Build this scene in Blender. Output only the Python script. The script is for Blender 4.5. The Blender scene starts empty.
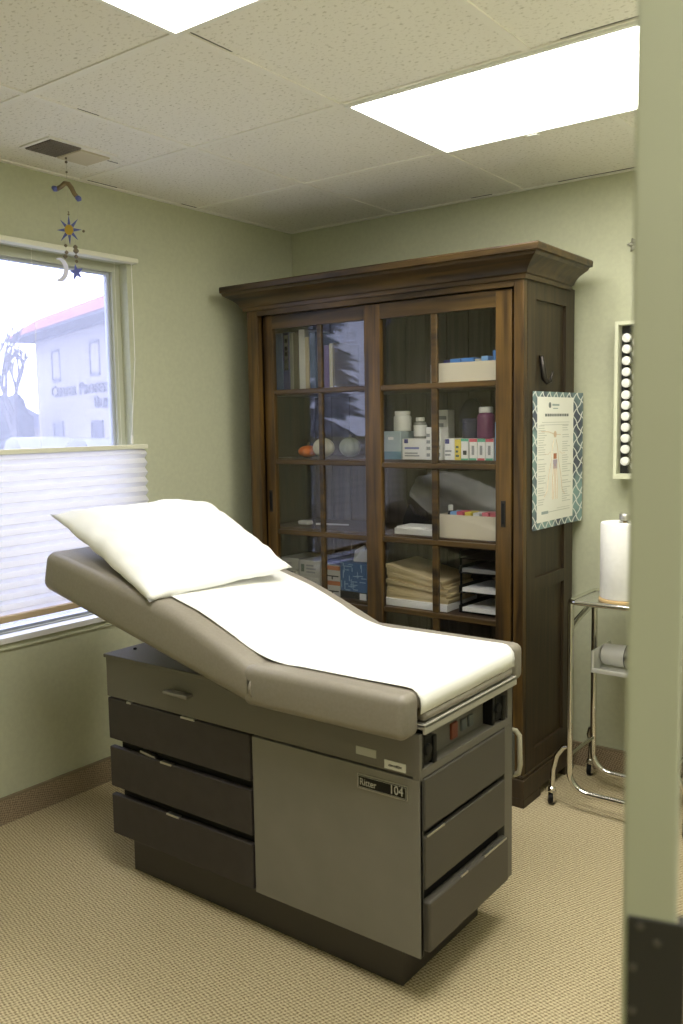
import bpy, bmesh, math, random
from mathutils import Vector, Matrix, noise
random.seed(7)
S = bpy.context.scene
COL = S.collection
PI = math.pi
R = math.radians

# ------------------------------------------------------------------ helpers
class MB:
    """collects shapes (world coordinates) into one mesh"""
    def __init__(s):
        s.bm = bmesh.new(); s.mi = 0
    def _new(s, fs):
        for f in fs: f.material_index = s.mi
    def box(s, x0, x1, y0, y1, z0, z1, bev=0.0, seg=2, rot=None, piv=None):
        bm = s.bm
        r = bmesh.ops.create_cube(bm, size=1.0)
        vs = r['verts']
        for v in vs:
            v.co = Vector(((x0+x1)/2+v.co.x*(x1-x0), (y0+y1)/2+v.co.y*(y1-y0), (z0+z1)/2+v.co.z*(z1-z0)))
        fs = set(f for v in vs for f in v.link_faces)
        if bev > 0:
            es = list(set(e for v in vs for e in v.link_edges))
            b = bmesh.ops.bevel(bm, geom=es, offset=bev, segments=seg, affect='EDGES', profile=0.5)
            fs = set(f for f in fs if f.is_valid) | set(b['faces'])
            vs = list(set(v for f in fs for v in f.verts))
        if rot is not None:
            p = Vector(piv) if piv else Vector(((x0+x1)/2, (y0+y1)/2, (z0+z1)/2))
            for v in vs: v.co = p + rot @ (v.co-p)
        s._new(fs)
        return vs
    def quad(s, *pts):
        f = s.bm.faces.new([s.bm.verts.new(p) for p in pts]); f.material_index = s.mi
        return f
    def tube(s, pts, r, n=10, cap=True):
        pts = [Vector(p) for p in pts]; rs = r if isinstance(r, (list, tuple)) else [r]*len(pts)
        rings = []; prev = None
        for i, p in enumerate(pts):
            t = ((pts[min(i+1, len(pts)-1)]-pts[max(i-1, 0)])).normalized()
            a = prev if prev is not None else (Vector((0, 0, 1)) if abs(t.z) < .9 else Vector((1, 0, 0)))
            u = (a - t*a.dot(t)).normalized(); prev = u; w = t.cross(u)
            rings.append([s.bm.verts.new(p+(u*math.cos(2*PI*k/n)+w*math.sin(2*PI*k/n))*rs[i]) for k in range(n)])
        fs = []
        for a, b in zip(rings, rings[1:]):
            for k in range(n): fs.append(s.bm.faces.new((a[k], a[(k+1) % n], b[(k+1) % n], b[k])))
        if cap:
            fs.append(s.bm.faces.new(rings[0][::-1])); fs.append(s.bm.faces.new(rings[-1]))
        s._new(fs)
    def lathe(s, c, prof, n=20, axis='Z', sx=1.0, sy=1.0, lobes=0, amp=0.0):
        """prof: list of (radius, height)"""
        c = Vector(c); rings = []
        for (r, h) in prof:
            ring = []
            for k in range(n):
                a = 2*PI*k/n; rr = r*(1+amp*math.cos(lobes*a)) if lobes else r
                p = Vector((rr*math.cos(a)*sx, rr*math.sin(a)*sy, h))
                if axis == 'Y': p = Vector((p.x, p.z, p.y))
                if axis == 'X': p = Vector((p.z, p.x, p.y))
                ring.append(s.bm.verts.new(c+p))
            rings.append(ring)
        fs = []
        for a, b in zip(rings, rings[1:]):
            for k in range(n): fs.append(s.bm.faces.new((a[k], a[(k+1) % n], b[(k+1) % n], b[k])))
        if prof[0][0] > 0: fs.append(s.bm.faces.new(rings[0][::-1]))
        if prof[-1][0] > 0: fs.append(s.bm.faces.new(rings[-1]))
        s._new(fs)
    def prism(s, prof, a0, a1, axis='X'):
        """closed 2-D profile extruded along axis. X: prof=(y,z)  Y: prof=(x,z)  Z: prof=(x,y)"""
        def P(p, a):
            return {'X': (a, p[0], p[1]), 'Y': (p[0], a, p[1]), 'Z': (p[0], p[1], a)}[axis]
        A = [s.bm.verts.new(P(p, a0)) for p in prof]; B = [s.bm.verts.new(P(p, a1)) for p in prof]
        n = len(prof); fs = [s.bm.faces.new(A[::-1]), s.bm.faces.new(B)]
        for k in range(n): fs.append(s.bm.faces.new((A[k], A[(k+1) % n], B[(k+1) % n], B[k])))
        s._new(fs)
    def build(s, name, mats, parent=None, smooth=False, loc=None, **props):
        bm = s.bm
        bmesh.ops.recalc_face_normals(bm, faces=bm.faces[:])
        if parent is not None:
            off = wloc(parent)
        elif loc is not None: off = Vector(loc)
        else:
            xs = [v.co for v in bm.verts]
            off = Vector(((min(v.x for v in xs)+max(v.x for v in xs))/2, (min(v.y for v in xs)+max(v.y for v in xs))/2, min(v.z for v in xs)))
        for v in bm.verts: v.co -= off
        me = bpy.data.meshes.new(name); bm.to_mesh(me); bm.free()
        for m in (mats if isinstance(mats, (list, tuple)) else [mats]): me.materials.append(m)
        if smooth:
            for p in me.polygons: p.use_smooth = True
            if smooth != 'all':
                try: me.set_sharp_from_angle(angle=R(smooth if not isinstance(smooth, bool) else 40))
                except Exception: pass
        o = bpy.data.objects.new(name, me); COL.objects.link(o)
        if parent is not None: o.parent = parent
        else: o.location = off
        for k, v in props.items(): o[k] = v
        return o

def wloc(o):
    p = Vector((0, 0, 0))
    while o is not None: p += o.location; o = o.parent
    return p

def thing(name, label, cat, loc, group=None):
    o = bpy.data.objects.new(name, None); COL.objects.link(o); o.location = loc
    o.empty_display_size = .05
    o['label'] = label; o['category'] = cat
    if group: o['group'] = group
    return o

def tag(o, label, cat, group=None):
    o['label'] = label; o['category'] = cat
    if group: o['group'] = group
    return o

def dup(o, loc, label=None):
    c = o.copy(); COL.objects.link(c); c.location = loc
    if label: c['label'] = label
    for ch in list(o.children):
        d = ch.copy(); COL.objects.link(d); d.parent = c
    return c

def text_part(txt, name, mat, parent, size, M, extr=.0006, align='LEFT', sx=1.0):
    cu = bpy.data.curves.new(name, 'FONT'); cu.body = txt; cu.size = size; cu.extrude = extr; cu.align_x = align
    cu.resolution_u = 3
    t = bpy.data.objects.new(name, cu); COL.objects.link(t)
    dg = bpy.context.evaluated_depsgraph_get()
    me = bpy.data.meshes.new_from_object(t.evaluated_get(dg)); bpy.data.objects.remove(t); bpy.data.curves.remove(cu)
    me.transform(M @ Matrix.Diagonal((sx, 1, 1, 1))); me.transform(Matrix.Translation(-wloc(parent)))
    me.materials.clear(); me.materials.append(mat)
    o = bpy.data.objects.new(name, me); COL.objects.link(o); o.parent = parent
    return o

# ------------------------------------------------------------------ materials
def mat(name, col, rough=.5, metal=0, spec=.5, **kw):
    m = bpy.data.materials.new(name); m.use_nodes = True
    b = m.node_tree.nodes['Principled BSDF']
    b.inputs['Base Color'].default_value = (*col, 1); b.inputs['Roughness'].default_value = rough
    b.inputs['Metallic'].default_value = metal; b.inputs['Specular IOR Level'].default_value = spec
    for k, v in kw.items(): b.inputs[k].default_value = v
    return m
def nodes(m): return m.node_tree.nodes, m.node_tree.links, m.node_tree.nodes['Principled BSDF']
def noisy(m, c1, c2, scale=(1, 1, 1), nscale=5, detail=4, lo=.35, hi=.65, bump=0, bdist=.002, rough_var=None):
    N, L, b = nodes(m)
    tc = N.new('ShaderNodeTexCoord'); mp = N.new('ShaderNodeMapping'); mp.inputs['Scale'].default_value = scale
    nz = N.new('ShaderNodeTexNoise'); nz.inputs['Scale'].default_value = nscale; nz.inputs['Detail'].default_value = detail
    rp = N.new('ShaderNodeValToRGB'); rp.color_ramp.elements[0].position = lo; rp.color_ramp.elements[1].position = hi
    rp.color_ramp.elements[0].color = (*c1, 1); rp.color_ramp.elements[1].color = (*c2, 1)
    L.new(tc.outputs['Object'], mp.inputs['Vector']); L.new(mp.outputs['Vector'], nz.inputs['Vector'])
    L.new(nz.outputs['Fac'], rp.inputs['Fac']); L.new(rp.outputs['Color'], b.inputs['Base Color'])
    if bump:
        bp = N.new('ShaderNodeBump'); bp.inputs['Strength'].default_value = bump; bp.inputs['Distance'].default_value = bdist
        L.new(nz.outputs['Fac'], bp.inputs['Height']); L.new(bp.outputs['Normal'], b.inputs['Normal'])
    return m

WALL = (.50, .51, .365)
m_wall = noisy(mat('sage_wall_paint', WALL, .75, spec=.25), tuple(c*.97 for c in WALL), tuple(c*1.03 for c in WALL), nscale=60, bump=.05, bdist=.001)
m_hall = mat('hall_paint', (.5, .5, .4), .8)
m_doorpaint = mat('door_paint', (.45, .465, .34), .5, spec=.3)

def carpet_mat(name, c1, c2, sc):
    m = mat(name, c1, .95, spec=.1); N, L, b = nodes(m)
    tc = N.new('ShaderNodeTexCoord'); sp = N.new('ShaderNodeSeparateXYZ')
    nz0 = N.new('ShaderNodeTexNoise'); nz0.inputs['Scale'].default_value = 40; nz0.inputs['Detail'].default_value = 2
    ad = N.new('ShaderNodeVectorMath'); ad.operation = 'MULTIPLY_ADD'; ad.inputs[1].default_value = (.007,)*3
    L.new(tc.outputs['Object'], ad.inputs[2]); L.new(nz0.outputs['Color'], ad.inputs[0]); L.new(tc.outputs['Object'], nz0.inputs['Vector'])
    L.new(ad.outputs[0], sp.inputs[0])
    def mth(op, a, bb=None, v=None):
        n = N.new('ShaderNodeMath'); n.operation = op; L.new(a, n.inputs[0])
        if bb is not None: L.new(bb, n.inputs[1])
        elif v is not None: n.inputs[1].default_value = v
        return n.outputs[0]
    # loop pile: rows of little tufts, alternate rows shifted half a step
    if 'base' in name:
        u = mth('ADD', sp.outputs[0], sp.outputs[1]); v = sp.outputs[2]
    else: u, v = sp.outputs[0], sp.outputs[1]
    a = mth('SINE', mth('MULTIPLY', mth('ADD', u, mth('MULTIPLY', v, v=.55)), v=2*PI/sc))
    c = mth('SINE', mth('MULTIPLY', mth('SUBTRACT', v, mth('MULTIPLY', u, v=.45)), v=2*PI/(sc*.8)))
    h = mth('MULTIPLY', a, c)
    nz = N.new('ShaderNodeTexNoise'); nz.inputs['Scale'].default_value = 190; nz.inputs['Detail'].default_value = 3
    L.new(tc.outputs['Object'], nz.inputs['Vector'])
    hh = mth('ADD', mth('MULTIPLY', h, v=.28), nz.outputs['Fac'])
    rp = N.new('ShaderNodeValToRGB'); e = rp.color_ramp.elements
    e[0].position = .2; e[1].position = .72; e[0].color = (*c2, 1); e[1].color = (*c1, 1)
    L.new(hh, rp.inputs['Fac']); L.new(rp.outputs['Color'], b.inputs['Base Color'])
    bp = N.new('ShaderNodeBump'); bp.inputs['Strength'].default_value = .6; bp.inputs['Distance'].default_value = .004
    L.new(hh, bp.inputs['Height']); L.new(bp.outputs['Normal'], b.inputs['Normal'])
    return m
m_carpet = carpet_mat('carpet_loop', (.67, .575, .37), (.21, .155, .085), .019)
m_carpbase = carpet_mat('carpet_base_strip', (.42, .33, .225), (.17, .125, .08), .016)
m_binding = mat('base_binding', (.24, .19, .12), .9)

m_tile = mat('ceiling_tile', (.84, .815, .75), .9, spec=.1)
N, L, b = nodes(m_tile)
tc = N.new('ShaderNodeTexCoord'); mp = N.new('ShaderNodeMapping'); mp.inputs['Scale'].default_value = (1, 1.6, 1)
vz = N.new('ShaderNodeTexNoise'); vz.inputs['Scale'].default_value = 75; vz.inputs['Detail'].default_value = 2.5
rp = N.new('ShaderNodeValToRGB'); rp.color_ramp.elements[0].position = .30; rp.color_ramp.elements[1].position = .42
rp.color_ramp.elements[0].color = (.56, .53, .45, 1); rp.color_ramp.elements[1].color = (.84, .815, .75, 1)
L.new(tc.outputs['Object'], mp.inputs['Vector']); L.new(mp.outputs['Vector'], vz.inputs['Vector'])
L.new(vz.outputs['Fac'], rp.inputs['Fac']); L.new(rp.outputs['Color'], b.inputs['Base Color'])
bp = N.new('ShaderNodeBump'); bp.inputs['Strength'].default_value = .3; bp.inputs['Distance'].default_value = .003
L.new(rp.outputs['Color'], bp.inputs['Height']); L.new(bp.outputs['Normal'], b.inputs['Normal'])
m_tbar = mat('ceiling_bar', (.84, .815, .75), .6)
m_white = mat('white_enamel', (.82, .82, .78), .45)

def emis(name, col, st):
    m = bpy.data.materials.new(name); m.use_nodes = True; N = m.node_tree.nodes; N.clear()
    e = N.new('ShaderNodeEmission'); e.inputs[0].default_value = (*col, 1); e.inputs[1].default_value = st
    o = N.new('ShaderNodeOutputMaterial'); m.node_tree.links.new(e.outputs[0], o.inputs[0]); return m
m_lamp = emis('lit_diffuser', (1.0, .97, .89), 14.0)

def wood(name, d, l, sc=(1, 1, .06), rough=.38):
    m = mat(name, d, rough, spec=.45); N, L, b = nodes(m)
    tc = N.new('ShaderNodeTexCoord'); mp = N.new('ShaderNodeMapping'); mp.inputs['Scale'].default_value = sc
    n1 = N.new('ShaderNodeTexNoise'); n1.inputs['Scale'].default_value = 34; n1.inputs['Detail'].default_value = 6; n1.inputs['Distortion'].default_value = .6
    n2 = N.new('ShaderNodeTexNoise'); n2.inputs['Scale'].default_value = 3.5; n2.inputs['Detail'].default_value = 3
    mx = N.new('ShaderNodeMath'); mx.operation = 'MULTIPLY_ADD'; mx.inputs[1].default_value = .45
    rp = N.new('ShaderNodeValToRGB'); e = rp.color_ramp.elements
    e[0].position = .5; e[1].position = .95; e[0].color = (*d, 1); e[1].color = (*l, 1)
    L.new(tc.outputs['Object'], mp.inputs['Vector']); L.new(mp.outputs['Vector'], n1.inputs['Vector']); L.new(tc.outputs['Object'], n2.inputs['Vector'])
    L.new(n2.outputs['Fac'], mx.inputs[0]); L.new(n1.outputs['Fac'], mx.inputs[2]); L.new(mx.outputs[0], rp.inputs['Fac'])
    L.new(rp.outputs['Color'], b.inputs['Base Color'])
    bp = N.new('ShaderNodeBump'); bp.inputs['Strength'].default_value = .15; bp.inputs['Distance'].default_value = .001
    L.new(n1.outputs['Fac'], bp.inputs['Height']); L.new(bp.outputs['Normal'], b.inputs['Normal'])
    return m
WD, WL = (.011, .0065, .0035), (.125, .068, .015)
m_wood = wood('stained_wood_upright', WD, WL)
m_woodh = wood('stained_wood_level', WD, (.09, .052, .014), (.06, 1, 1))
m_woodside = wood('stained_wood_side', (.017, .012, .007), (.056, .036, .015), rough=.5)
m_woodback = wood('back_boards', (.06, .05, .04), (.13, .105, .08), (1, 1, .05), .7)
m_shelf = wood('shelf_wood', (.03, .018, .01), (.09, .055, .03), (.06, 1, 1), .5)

def glass_mat(name, ior=1.5, tint=(1, 1, 1), veil=0.0, veilcol=(1, 1, 1)):
    m = bpy.data.materials.new(name); m.use_nodes = True; N = m.node_tree.nodes; L = m.node_tree.links; N.clear()
    tr = N.new('ShaderNodeBsdfTransparent'); tr.inputs[0].default_value = (*tint, 1)
    gl = N.new('ShaderNodeBsdfGlossy'); gl.inputs['Roughness'].default_value = .015
    fr = N.new('ShaderNodeFresnel'); fr.inputs[0].default_value = ior
    mx = N.new('ShaderNodeMixShader'); o = N.new('ShaderNodeOutputMaterial')
    ge = N.new('ShaderNodeNewGeometry'); mi = N.new('ShaderNodeMix'); mi.inputs[2].default_value = ior; mi.inputs[3].default_value = 1/ior
    L.new(ge.outputs['Backfacing'], mi.inputs[0]); L.new(mi.outputs[0], fr.inputs[0])
    L.new(fr.outputs[0], mx.inputs[0]); L.new(gl.outputs[0], mx.inputs[2])
    if veil > 0:      # overexposure haze over the view, put into the pane as translucency
        tl = N.new('ShaderNodeBsdfTranslucent'); tl.inputs[0].default_value = (*veilcol, 1)
        m2 = N.new('ShaderNodeMixShader'); m2.inputs[0].default_value = veil
        L.new(tr.outputs[0], m2.inputs[1]); L.new(tl.outputs[0], m2.inputs[2]); L.new(m2.outputs[0], mx.inputs[1])
    else: L.new(tr.outputs[0], mx.inputs[1])
    L.new(mx.outputs[0], o.inputs[0]); return m
m_glass = glass_mat('cabinet_glass', 1.55, (.96, .96, .96))
m_winglass = glass_mat('window_glass', 1.45, (.97, .97, 1), .17, (.92, .92, 1))

m_vinyl = noisy(mat('taupe_vinyl', (.25, .225, .185), .38, spec=.45), (.24, .215, .175), (.26, .235, .195), nscale=140, bump=.05, bdist=.001)
m_body = mat('taupe_enamel', (.145, .134, .114), .42, spec=.4)
m_panel = noisy(mat('taupe_laminate', (.2, .188, .165), .45, spec=.4), (.192, .181, .158), (.208, .195, .172), nscale=8)
m_dark = noisy(mat('charcoal_laminate', (.046, .039, .037), .55, spec=.3), (.043, .036, .034), (.049, .042, .040), nscale=20)
m_dark2 = mat('brown_grey_laminate', (.085, .077, .064), .48, spec=.35)
m_kick = mat('plinth_laminate', (.05, .043, .04), .5)
m_black = mat('black_plastic', (.006, .006, .006), .45, spec=.25)
m_gap_shade = mat('dark_gap_shade', (.012, .011, .01), .8)
m_metal = mat('brushed_metal', (.55, .54, .5), .35, 1)
m_chrome = mat('chrome', (.72, .71, .68), .12, 1)
m_iron = mat('dark_iron', (.05, .045, .04), .4, .9)
m_paper = mat('exam_paper', (.93, .93, .91), .7, spec=.2)
m_pillow = noisy(mat('pillow_cotton', (.92, .92, .9), .8, spec=.15), (.9, .9, .88), (.93, .93, .91), nscale=12, bump=.3, bdist=.006)
m_ivory = mat('ivory_plastic', (.42, .39, .29), .4)
m_sticker = mat('white_sticker', (.75, .75, .72), .5)
m_sticker2 = mat('grey_sticker', (.42, .42, .38), .5)
m_ink = mat('black_ink', (.03, .03, .03), .6)
m_red = mat('orange_socket', (.20, .045, .02), .4)
m_bluegrey = mat('blue_grey_socket', (.10, .11, .11), .4)

def solid(name, c, rough=.55): return mat(name, c, rough)

# ------------------------------------------------------------------ room shell
XL, YB, ZC = -2.94, 3.52, 2.44
XR, YF = -.40, -.60
def struct(mb, name, m, **kw):
    o = mb.build(name, m, **kw); o['kind'] = 'structure'; return o
mb = MB(); mb.box(XL-.12, 1.3, YF-.1, YB+.12, -.08, 0); struct(mb, 'floor', m_carpet, loc=(0, 0, 0))
mb = MB(); mb.box(XL-.12, 1.3, YF-.1, YB+.12, ZC, ZC+.06); struct(mb, 'ceiling', m_tile, loc=(0, 0, ZC))
# left wall with window opening
WY0, WY1, WZ0, WZ1 = 1.62, 2.452, .700, 2.150
mb = MB()
mb.box(XL-.12, XL, YF-.1, WY0, 0, ZC); mb.box(XL-.12, XL, WY1, YB+.12, 0, ZC)
mb.box(XL-.12, XL, WY0, WY1, 0, WZ0); mb.box(XL-.12, XL, WY0, WY1, WZ1, ZC)
struct(mb, 'wall_left', m_wall)
mb = MB(); mb.box(XL, 1.3, YB, YB+.12, 0, ZC); struct(mb, 'wall_back', m_wall)
mb = MB(); mb.box(XL, 1.3, YF-.1, YF, 0, ZC); struct(mb, 'wall_front', m_wall)
mb = MB(); mb.box(XR, XR+.12, 1.60, YB, 0, ZC); mb.box(XR, XR+.12, YF, -.45, 0, ZC); mb.box(XR, XR+.12, -.45, 1.60, 2.12, ZC)
struct(mb, 'wall_right', m_wall)
mb = MB(); mb.box(1.3, 1.4, YF-.1, YB+.12, 0, ZC); struct(mb, 'wall_hall', m_hall)
# carpet strip baseboards with bound edge
mb = MB(); mb.box(XL, XL+.012, YF, YB, 0, .094); o = struct(mb, 'baseboard_left', m_carpbase)
mb = MB(); mb.box(XL, XL+.014, YF, YB, .094, .102); mb.build('binding', m_binding, o)
mb = MB(); mb.box(XL+.013, XR, YB-.012, YB, 0, .094); o = struct(mb, 'baseboard_back', m_carpbase)
mb = MB(); mb.box(XL+.015, XR, YB-.014, YB, .094, .102); mb.build('binding', m_binding, o)

# ceiling grid (T bars)
GX = [-2.31, -1.665, -1.045, -.43]; GY = [YF+.12, .33, .955, 1.585, 2.235, 2.85]
mb = MB()
for x in GX: mb.box(x-.012, x+.012, YF, YB, ZC-.004, ZC+.001)
for y in GY: mb.box(XL, XR, y-.012, y+.012, ZC-.0045, ZC+.001)
mb.box(XL, XL+.02, YF, YB, ZC-.006, ZC+.001); mb.box(XL, XR, YB-.02, YB, ZC-.006, ZC+.001)
struct(mb, 'trim_1', m_tbar)
mb = MB()     # dark strips painted as shadow where the tiles miss the bars
for (x0, x1, y0, y1) in ((-1.650, -1.647, 1.60, 1.75), (-1.1, -.95, 1.600, 1.602), (-2.296, -2.294, 1.75, 1.83),
                         (-.95, -.75, 2.219, 2.221), (-2.2, -2.12, 2.866, 2.868), (-2.918, -2.914, 2.25, 2.40), (-2.918, -2.914, 2.75, 2.85),
                         (-1.9, -1.8, YB-.025, YB-.021), (-1.5, -.9, YB-.025, YB-.021), (-2.652, -2.649, 2.10, 2.19)):
    mb.box(x0, x1, y0, y1, ZC-.0012, ZC+.001)
struct(mb, 'tile_gap_shade', m_gap_shade)

# ceiling lights
def ceil_light(label, x0, x1, y0, y1):
    t = thing('ceiling_light', label, 'ceiling light', ((x0+x1)/2, (y0+y1)/2, ZC-.012), 'fluorescent ceiling panels')
    mb = MB(); w = .014
    mb.box(x0, x1, y0, y0+w, ZC-.012, ZC-.001); mb.box(x0, x1, y1-w, y1, ZC-.012, ZC-.001)
    mb.box(x0, x0+w, y0+w, y1-w, ZC-.012, ZC-.001); mb.box(x1-w, x1, y0+w, y1-w, ZC-.012, ZC-.001)
    mb.build('frame', m_white, t)
    mb = MB(); mb.box(x0+w, x1-w, y0+w, y1-w, ZC-.004, ZC-.001); mb.build('diffuser', m_lamp, t)
    return t
t = ceil_light('lit ceiling panel above the wooden cabinet, partly behind the green door edge', -1.646, -.44, 2.232, 2.840)
mb = MB(); mb.box(-1.33, -1.29, 2.836, 2.852, ZC-.016, ZC-.003, .002); mb.build('latch', m_white, t)
ceil_light('lit ceiling panel at the top left edge of the picture', -1.675, -.44, .965, 1.580)
mb = MB(); mb.box(.2, .8, .1, 1.3, ZC-.01, ZC-.001)  # unseen lamp, added in the hall to light the near door edge
tag(mb.build('ceiling_light', m_lamp), 'unseen lit panel added behind the camera to light the door edge', 'ceiling light', 'fluorescent ceiling panels')

# ceiling vent: dark grille half and cream damper half
t = thing('ceiling_vent', 'small ceiling vent with one dark grille half and one cream half', 'vent', (-2.66, 1.99, ZC-.008))
mb = MB(); mb.box(-2.745, -2.575, 1.845, 2.130, ZC-.006, ZC+.001); mb.build('frame', m_tbar, t)
mb = MB(); mb.box(-2.733, -2.587, 1.858, 1.982, ZC-.0075, ZC-.005); g = mb.build('grille', mat('grille_dark', (.09, .075, .06), .7), t)
mb = MB()
for k in range(11): mb.box(-2.73+k*.0136, -2.724+k*.0136, 1.86, 1.98, ZC-.011, ZC-.0075)
for k in range(8): mb.box(-2.731, -2.589, 1.866+k*.0155, 1.870+k*.0155, ZC-.011, ZC-.0075)
mb.build('grille_bar', mat('grille_brown', (.2, .17, .13), .6), g)
mb = MB(); mb.box(-2.735, -2.600, 1.987, 2.115, ZC-.012, ZC-.005, .003); mb.build('damper_plate', mat('cream_plate', (.62, .55, .40), .6), t)

# ------------------------------------------------------------------ window
m_vframe = mat('shaded_white_vinyl', (.46, .47, .36), .4); m_sillwhite = mat('white_sill', (.74, .74, .72), .4)  # frame is white vinyl with its shade put into the colour
m_bluevinyl = mat('grey_vinyl', (.42, .45, .5), .4)
mb = MB(); xw = XL-.10
fw_ = .038
mb.box(xw, xw+.05, WY0, WY0+fw_, WZ0, WZ1); mb.box(xw, xw+.05, WY1-fw_, WY1, WZ0, WZ1)
mb.box(xw, xw+.05, WY0+fw_, WY1-fw_, WZ0, WZ0+.008); mb.box(xw, xw+.05, WY0+fw_, WY1-fw_, WZ1-.035, WZ1)
win = struct(mb, 'window_1', m_vframe)
mb = MB(); e1 = fw_+.012
mb.box(xw+.008, xw+.032, WY0+fw_, WY0+e1, WZ0+.008, WZ1-.035); mb.box(xw+.008, xw+.032, WY1-e1, WY1-fw_, WZ0+.008, WZ1-.035)
mb.box(xw+.008, xw+.032, WY0+e1, WY1-e1, WZ0+.008, WZ0+.018); mb.box(xw+.008, xw+.032, WY0+e1, WY1-e1, WZ1-.045, WZ1-.035)
mb.build('window_sash', m_bluevinyl, win)
mb = MB(); mb.box(xw+.018, xw+.022, WY0+.042, WY1-.042, WZ0+.010, WZ1-.038); mb.build('pane', m_winglass, win)
mb = MB(); mb.box(XL-.049, XL+.012, WY0+.002, WY1-.002, WZ0-.020, WZ0+.004, .003); mb.build('window_sill', m_sillwhite, win)
mb = MB(); mb.box(XL-.001, XL+.009, WY0-.02, WY1+.03, WZ0-.045, WZ0-.037, .002); mb.build('apron_edge', m_wall, win)

# pleated blind, hung in front of the opening
m_blind = bpy.data.materials.new('blind_fabric'); m_blind.use_nodes = True
N, L, b = nodes(m_blind); b.inputs['Base Color'].default_value = (.84, .82, .78, 1); b.inputs['Roughness'].default_value = .9
tl = N.new('ShaderNodeBsdfTranslucent'); tl.inputs[0].default_value = (.85, .83, .82, 1)
mx = N.new('ShaderNodeMixShader'); mx.inputs[0].default_value = .42
L.new(b.outputs[0], mx.inputs[1]); L.new(tl.outputs[0], mx.inputs[2]); L.new(mx.outputs[0], N['Material Output'].inputs[0])
m_rail = mat('cream_rail', (.74, .73, .58), .5); m_tanrail = mat('tan_rail', (.58, .45, .28), .5); m_cord = mat('blind_cord', (.75, .74, .66), .8)
BX = XL+.035; BY0, BY1 = 1.55, 2.485
t = thing('pleated_blind', 'white pleated blind covering the lower half of the window', 'blind', (BX, 2.02, .77))
mb = MB(); mb.box(XL+.004, XL+.048, BY0, BY1-.008, 2.146, 2.166, .004); mb.build('headrail', m_rail, t)
mb = MB(); mb.box(BX-.018, BX+.014, BY0, BY1+.004, 1.383, 1.402, .003); mb.build('top_rail', m_rail, t)
mb = MB(); mb.box(BX-.018, BX+.014, BY0, BY1, .768, .792, .003); mb.build('bottom_rail', m_tanrail, t)
mb = MB(); n = 30; z0, z1 = .792, 1.383; prof = []
for k in range(n+1): prof.append((BX+(.010 if k % 2 else -.008), z0+(z1-z0)*k/n))
for (xa, za), (xb, zb) in zip(prof, prof[1:]): mb.quad((xa, BY0, za), (xa, BY1, za), (xb, BY1, zb), (xb, BY0, zb))
mb.build('pleated_fabric', m_blind, t)
for y in (1.98, 2.36):
    mb = MB(); mb.tube([(BX, y, 2.147), (BX, y, 1.40)], .0007, 5); mb.build('cord', m_cord, t)
mb = MB(); mb.tube([(BX+.01, 2.44, 2.147), (BX+.012, 2.437, 1.75), (BX+.012, 2.405, 1.44)], .0016, 6)
mb.lathe((BX+.012, 2.405, 1.405), [(.004, 0), (.006, .005), (.005, .03), (.002, .038)], 8); mb.build('pull_cord', m_cord, t)

# ------------------------------------------------------------------ exterior
GZ = -.35
mb = MB(); mb.box(-90, XL-.2, -60, 90, GZ-.2, GZ); o = struct(mb, 'ground', noisy(mat('asphalt', (.15, .15, .16), .9), (.13, .13, .14), (.17, .17, .18), nscale=3))
m_stucco = noisy(mat('pale_stucco', (.29, .26, .23), .9), (.285, .255, .225), (.295, .265, .235), nscale=2)
m_roof = noisy(mat('red_roof', (.20, .04, .035), .9), (.18, .035, .03), (.22, .05, .04), nscale=4)
m_fascia_recess = mat('blue_grey_soffit_recess_shade', (.05, .052, .07), .9)
m_extwin = mat('tinted_window', (.025, .025, .04), .3)
m_letter = mat('sign_letters', (.02, .02, .028), .6)
c0 = Vector((-38.03, 25.87, 0)); ux = Vector((.95, -.312, 0)).normalized(); uy = Vector((-ux.y, ux.x, 0))  # uy points away from viewer
if uy.y < 0: uy = -uy
Mb = Matrix(((ux.x, uy.x, 0, c0.x), (ux.y, uy.y, 0, c0.y), (0, 0, 1, 0), (0, 0, 0, 1)))
bld = thing('office_building', 'pale two storey building with red hip roof seen through the window', 'building', (c0.x, c0.y, GZ))
LB, DB, HB = 24, 13, 5.62
def bbuild(mb, name, m, parent=bld, **k):
    for v in mb.bm.verts: v.co = Mb @ v.co
    return mb.build(name, m, parent, **k)
mb = MB(); mb.box(0, LB, 0, DB, GZ, HB); bbuild(mb, 'wall', m_stucco)
mb = MB(); e = 1.12; mb.box(-e, LB+e, -e, DB+e, HB+.06, HB+.17); mb.box(-.2, LB+.2, -.2, DB+.2, HB, HB+.06); bbuild(mb, 'eave', m_fascia_recess)
mb = MB(); e = 1.18; za, zr = HB+.17, HB+1.12; i_ = .10
A = [(-e, -e, za), (LB+e, -e, za), (LB+e, DB+e, za), (-e, DB+e, za)]; Bq = [(i_, i_, zr), (LB-i_, i_, zr), (LB-i_, DB-i_, zr), (i_, DB-i_, zr)]
for k in range(4): mb.quad(A[k], A[(k+1) % 4], Bq[(k+1) % 4], Bq[k])
mb.quad(*Bq); mb.quad(*A[::-1])
bbuild(mb, 'roof', m_roof)
def bwin(x0, x1, z0, z1, dark):
    mb = MB(); mb.box(x0, x1, -.03, .06, z0, z1); mb.box(x0-.10, x0, -.08, .05, z0-.10, z1+.10); mb.box(x0, x1, -.08, .05, z1, z1+.10); mb.box(x0-.0, x1, -.08, .05, z0-.10, z0)  # dark bars left, above and below stand in for the recess shadow
    f = bbuild(mb, 'window_recess_shadow', m_extwin if dark else m_fascia_recess)
    mb = MB(); mb.box(x0+.04, x1-.02, -.05, -.02, z0+.04, z1-.04); bbuild(mb, 'pane', m_extwin if dark else m_stucco, f)
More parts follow.
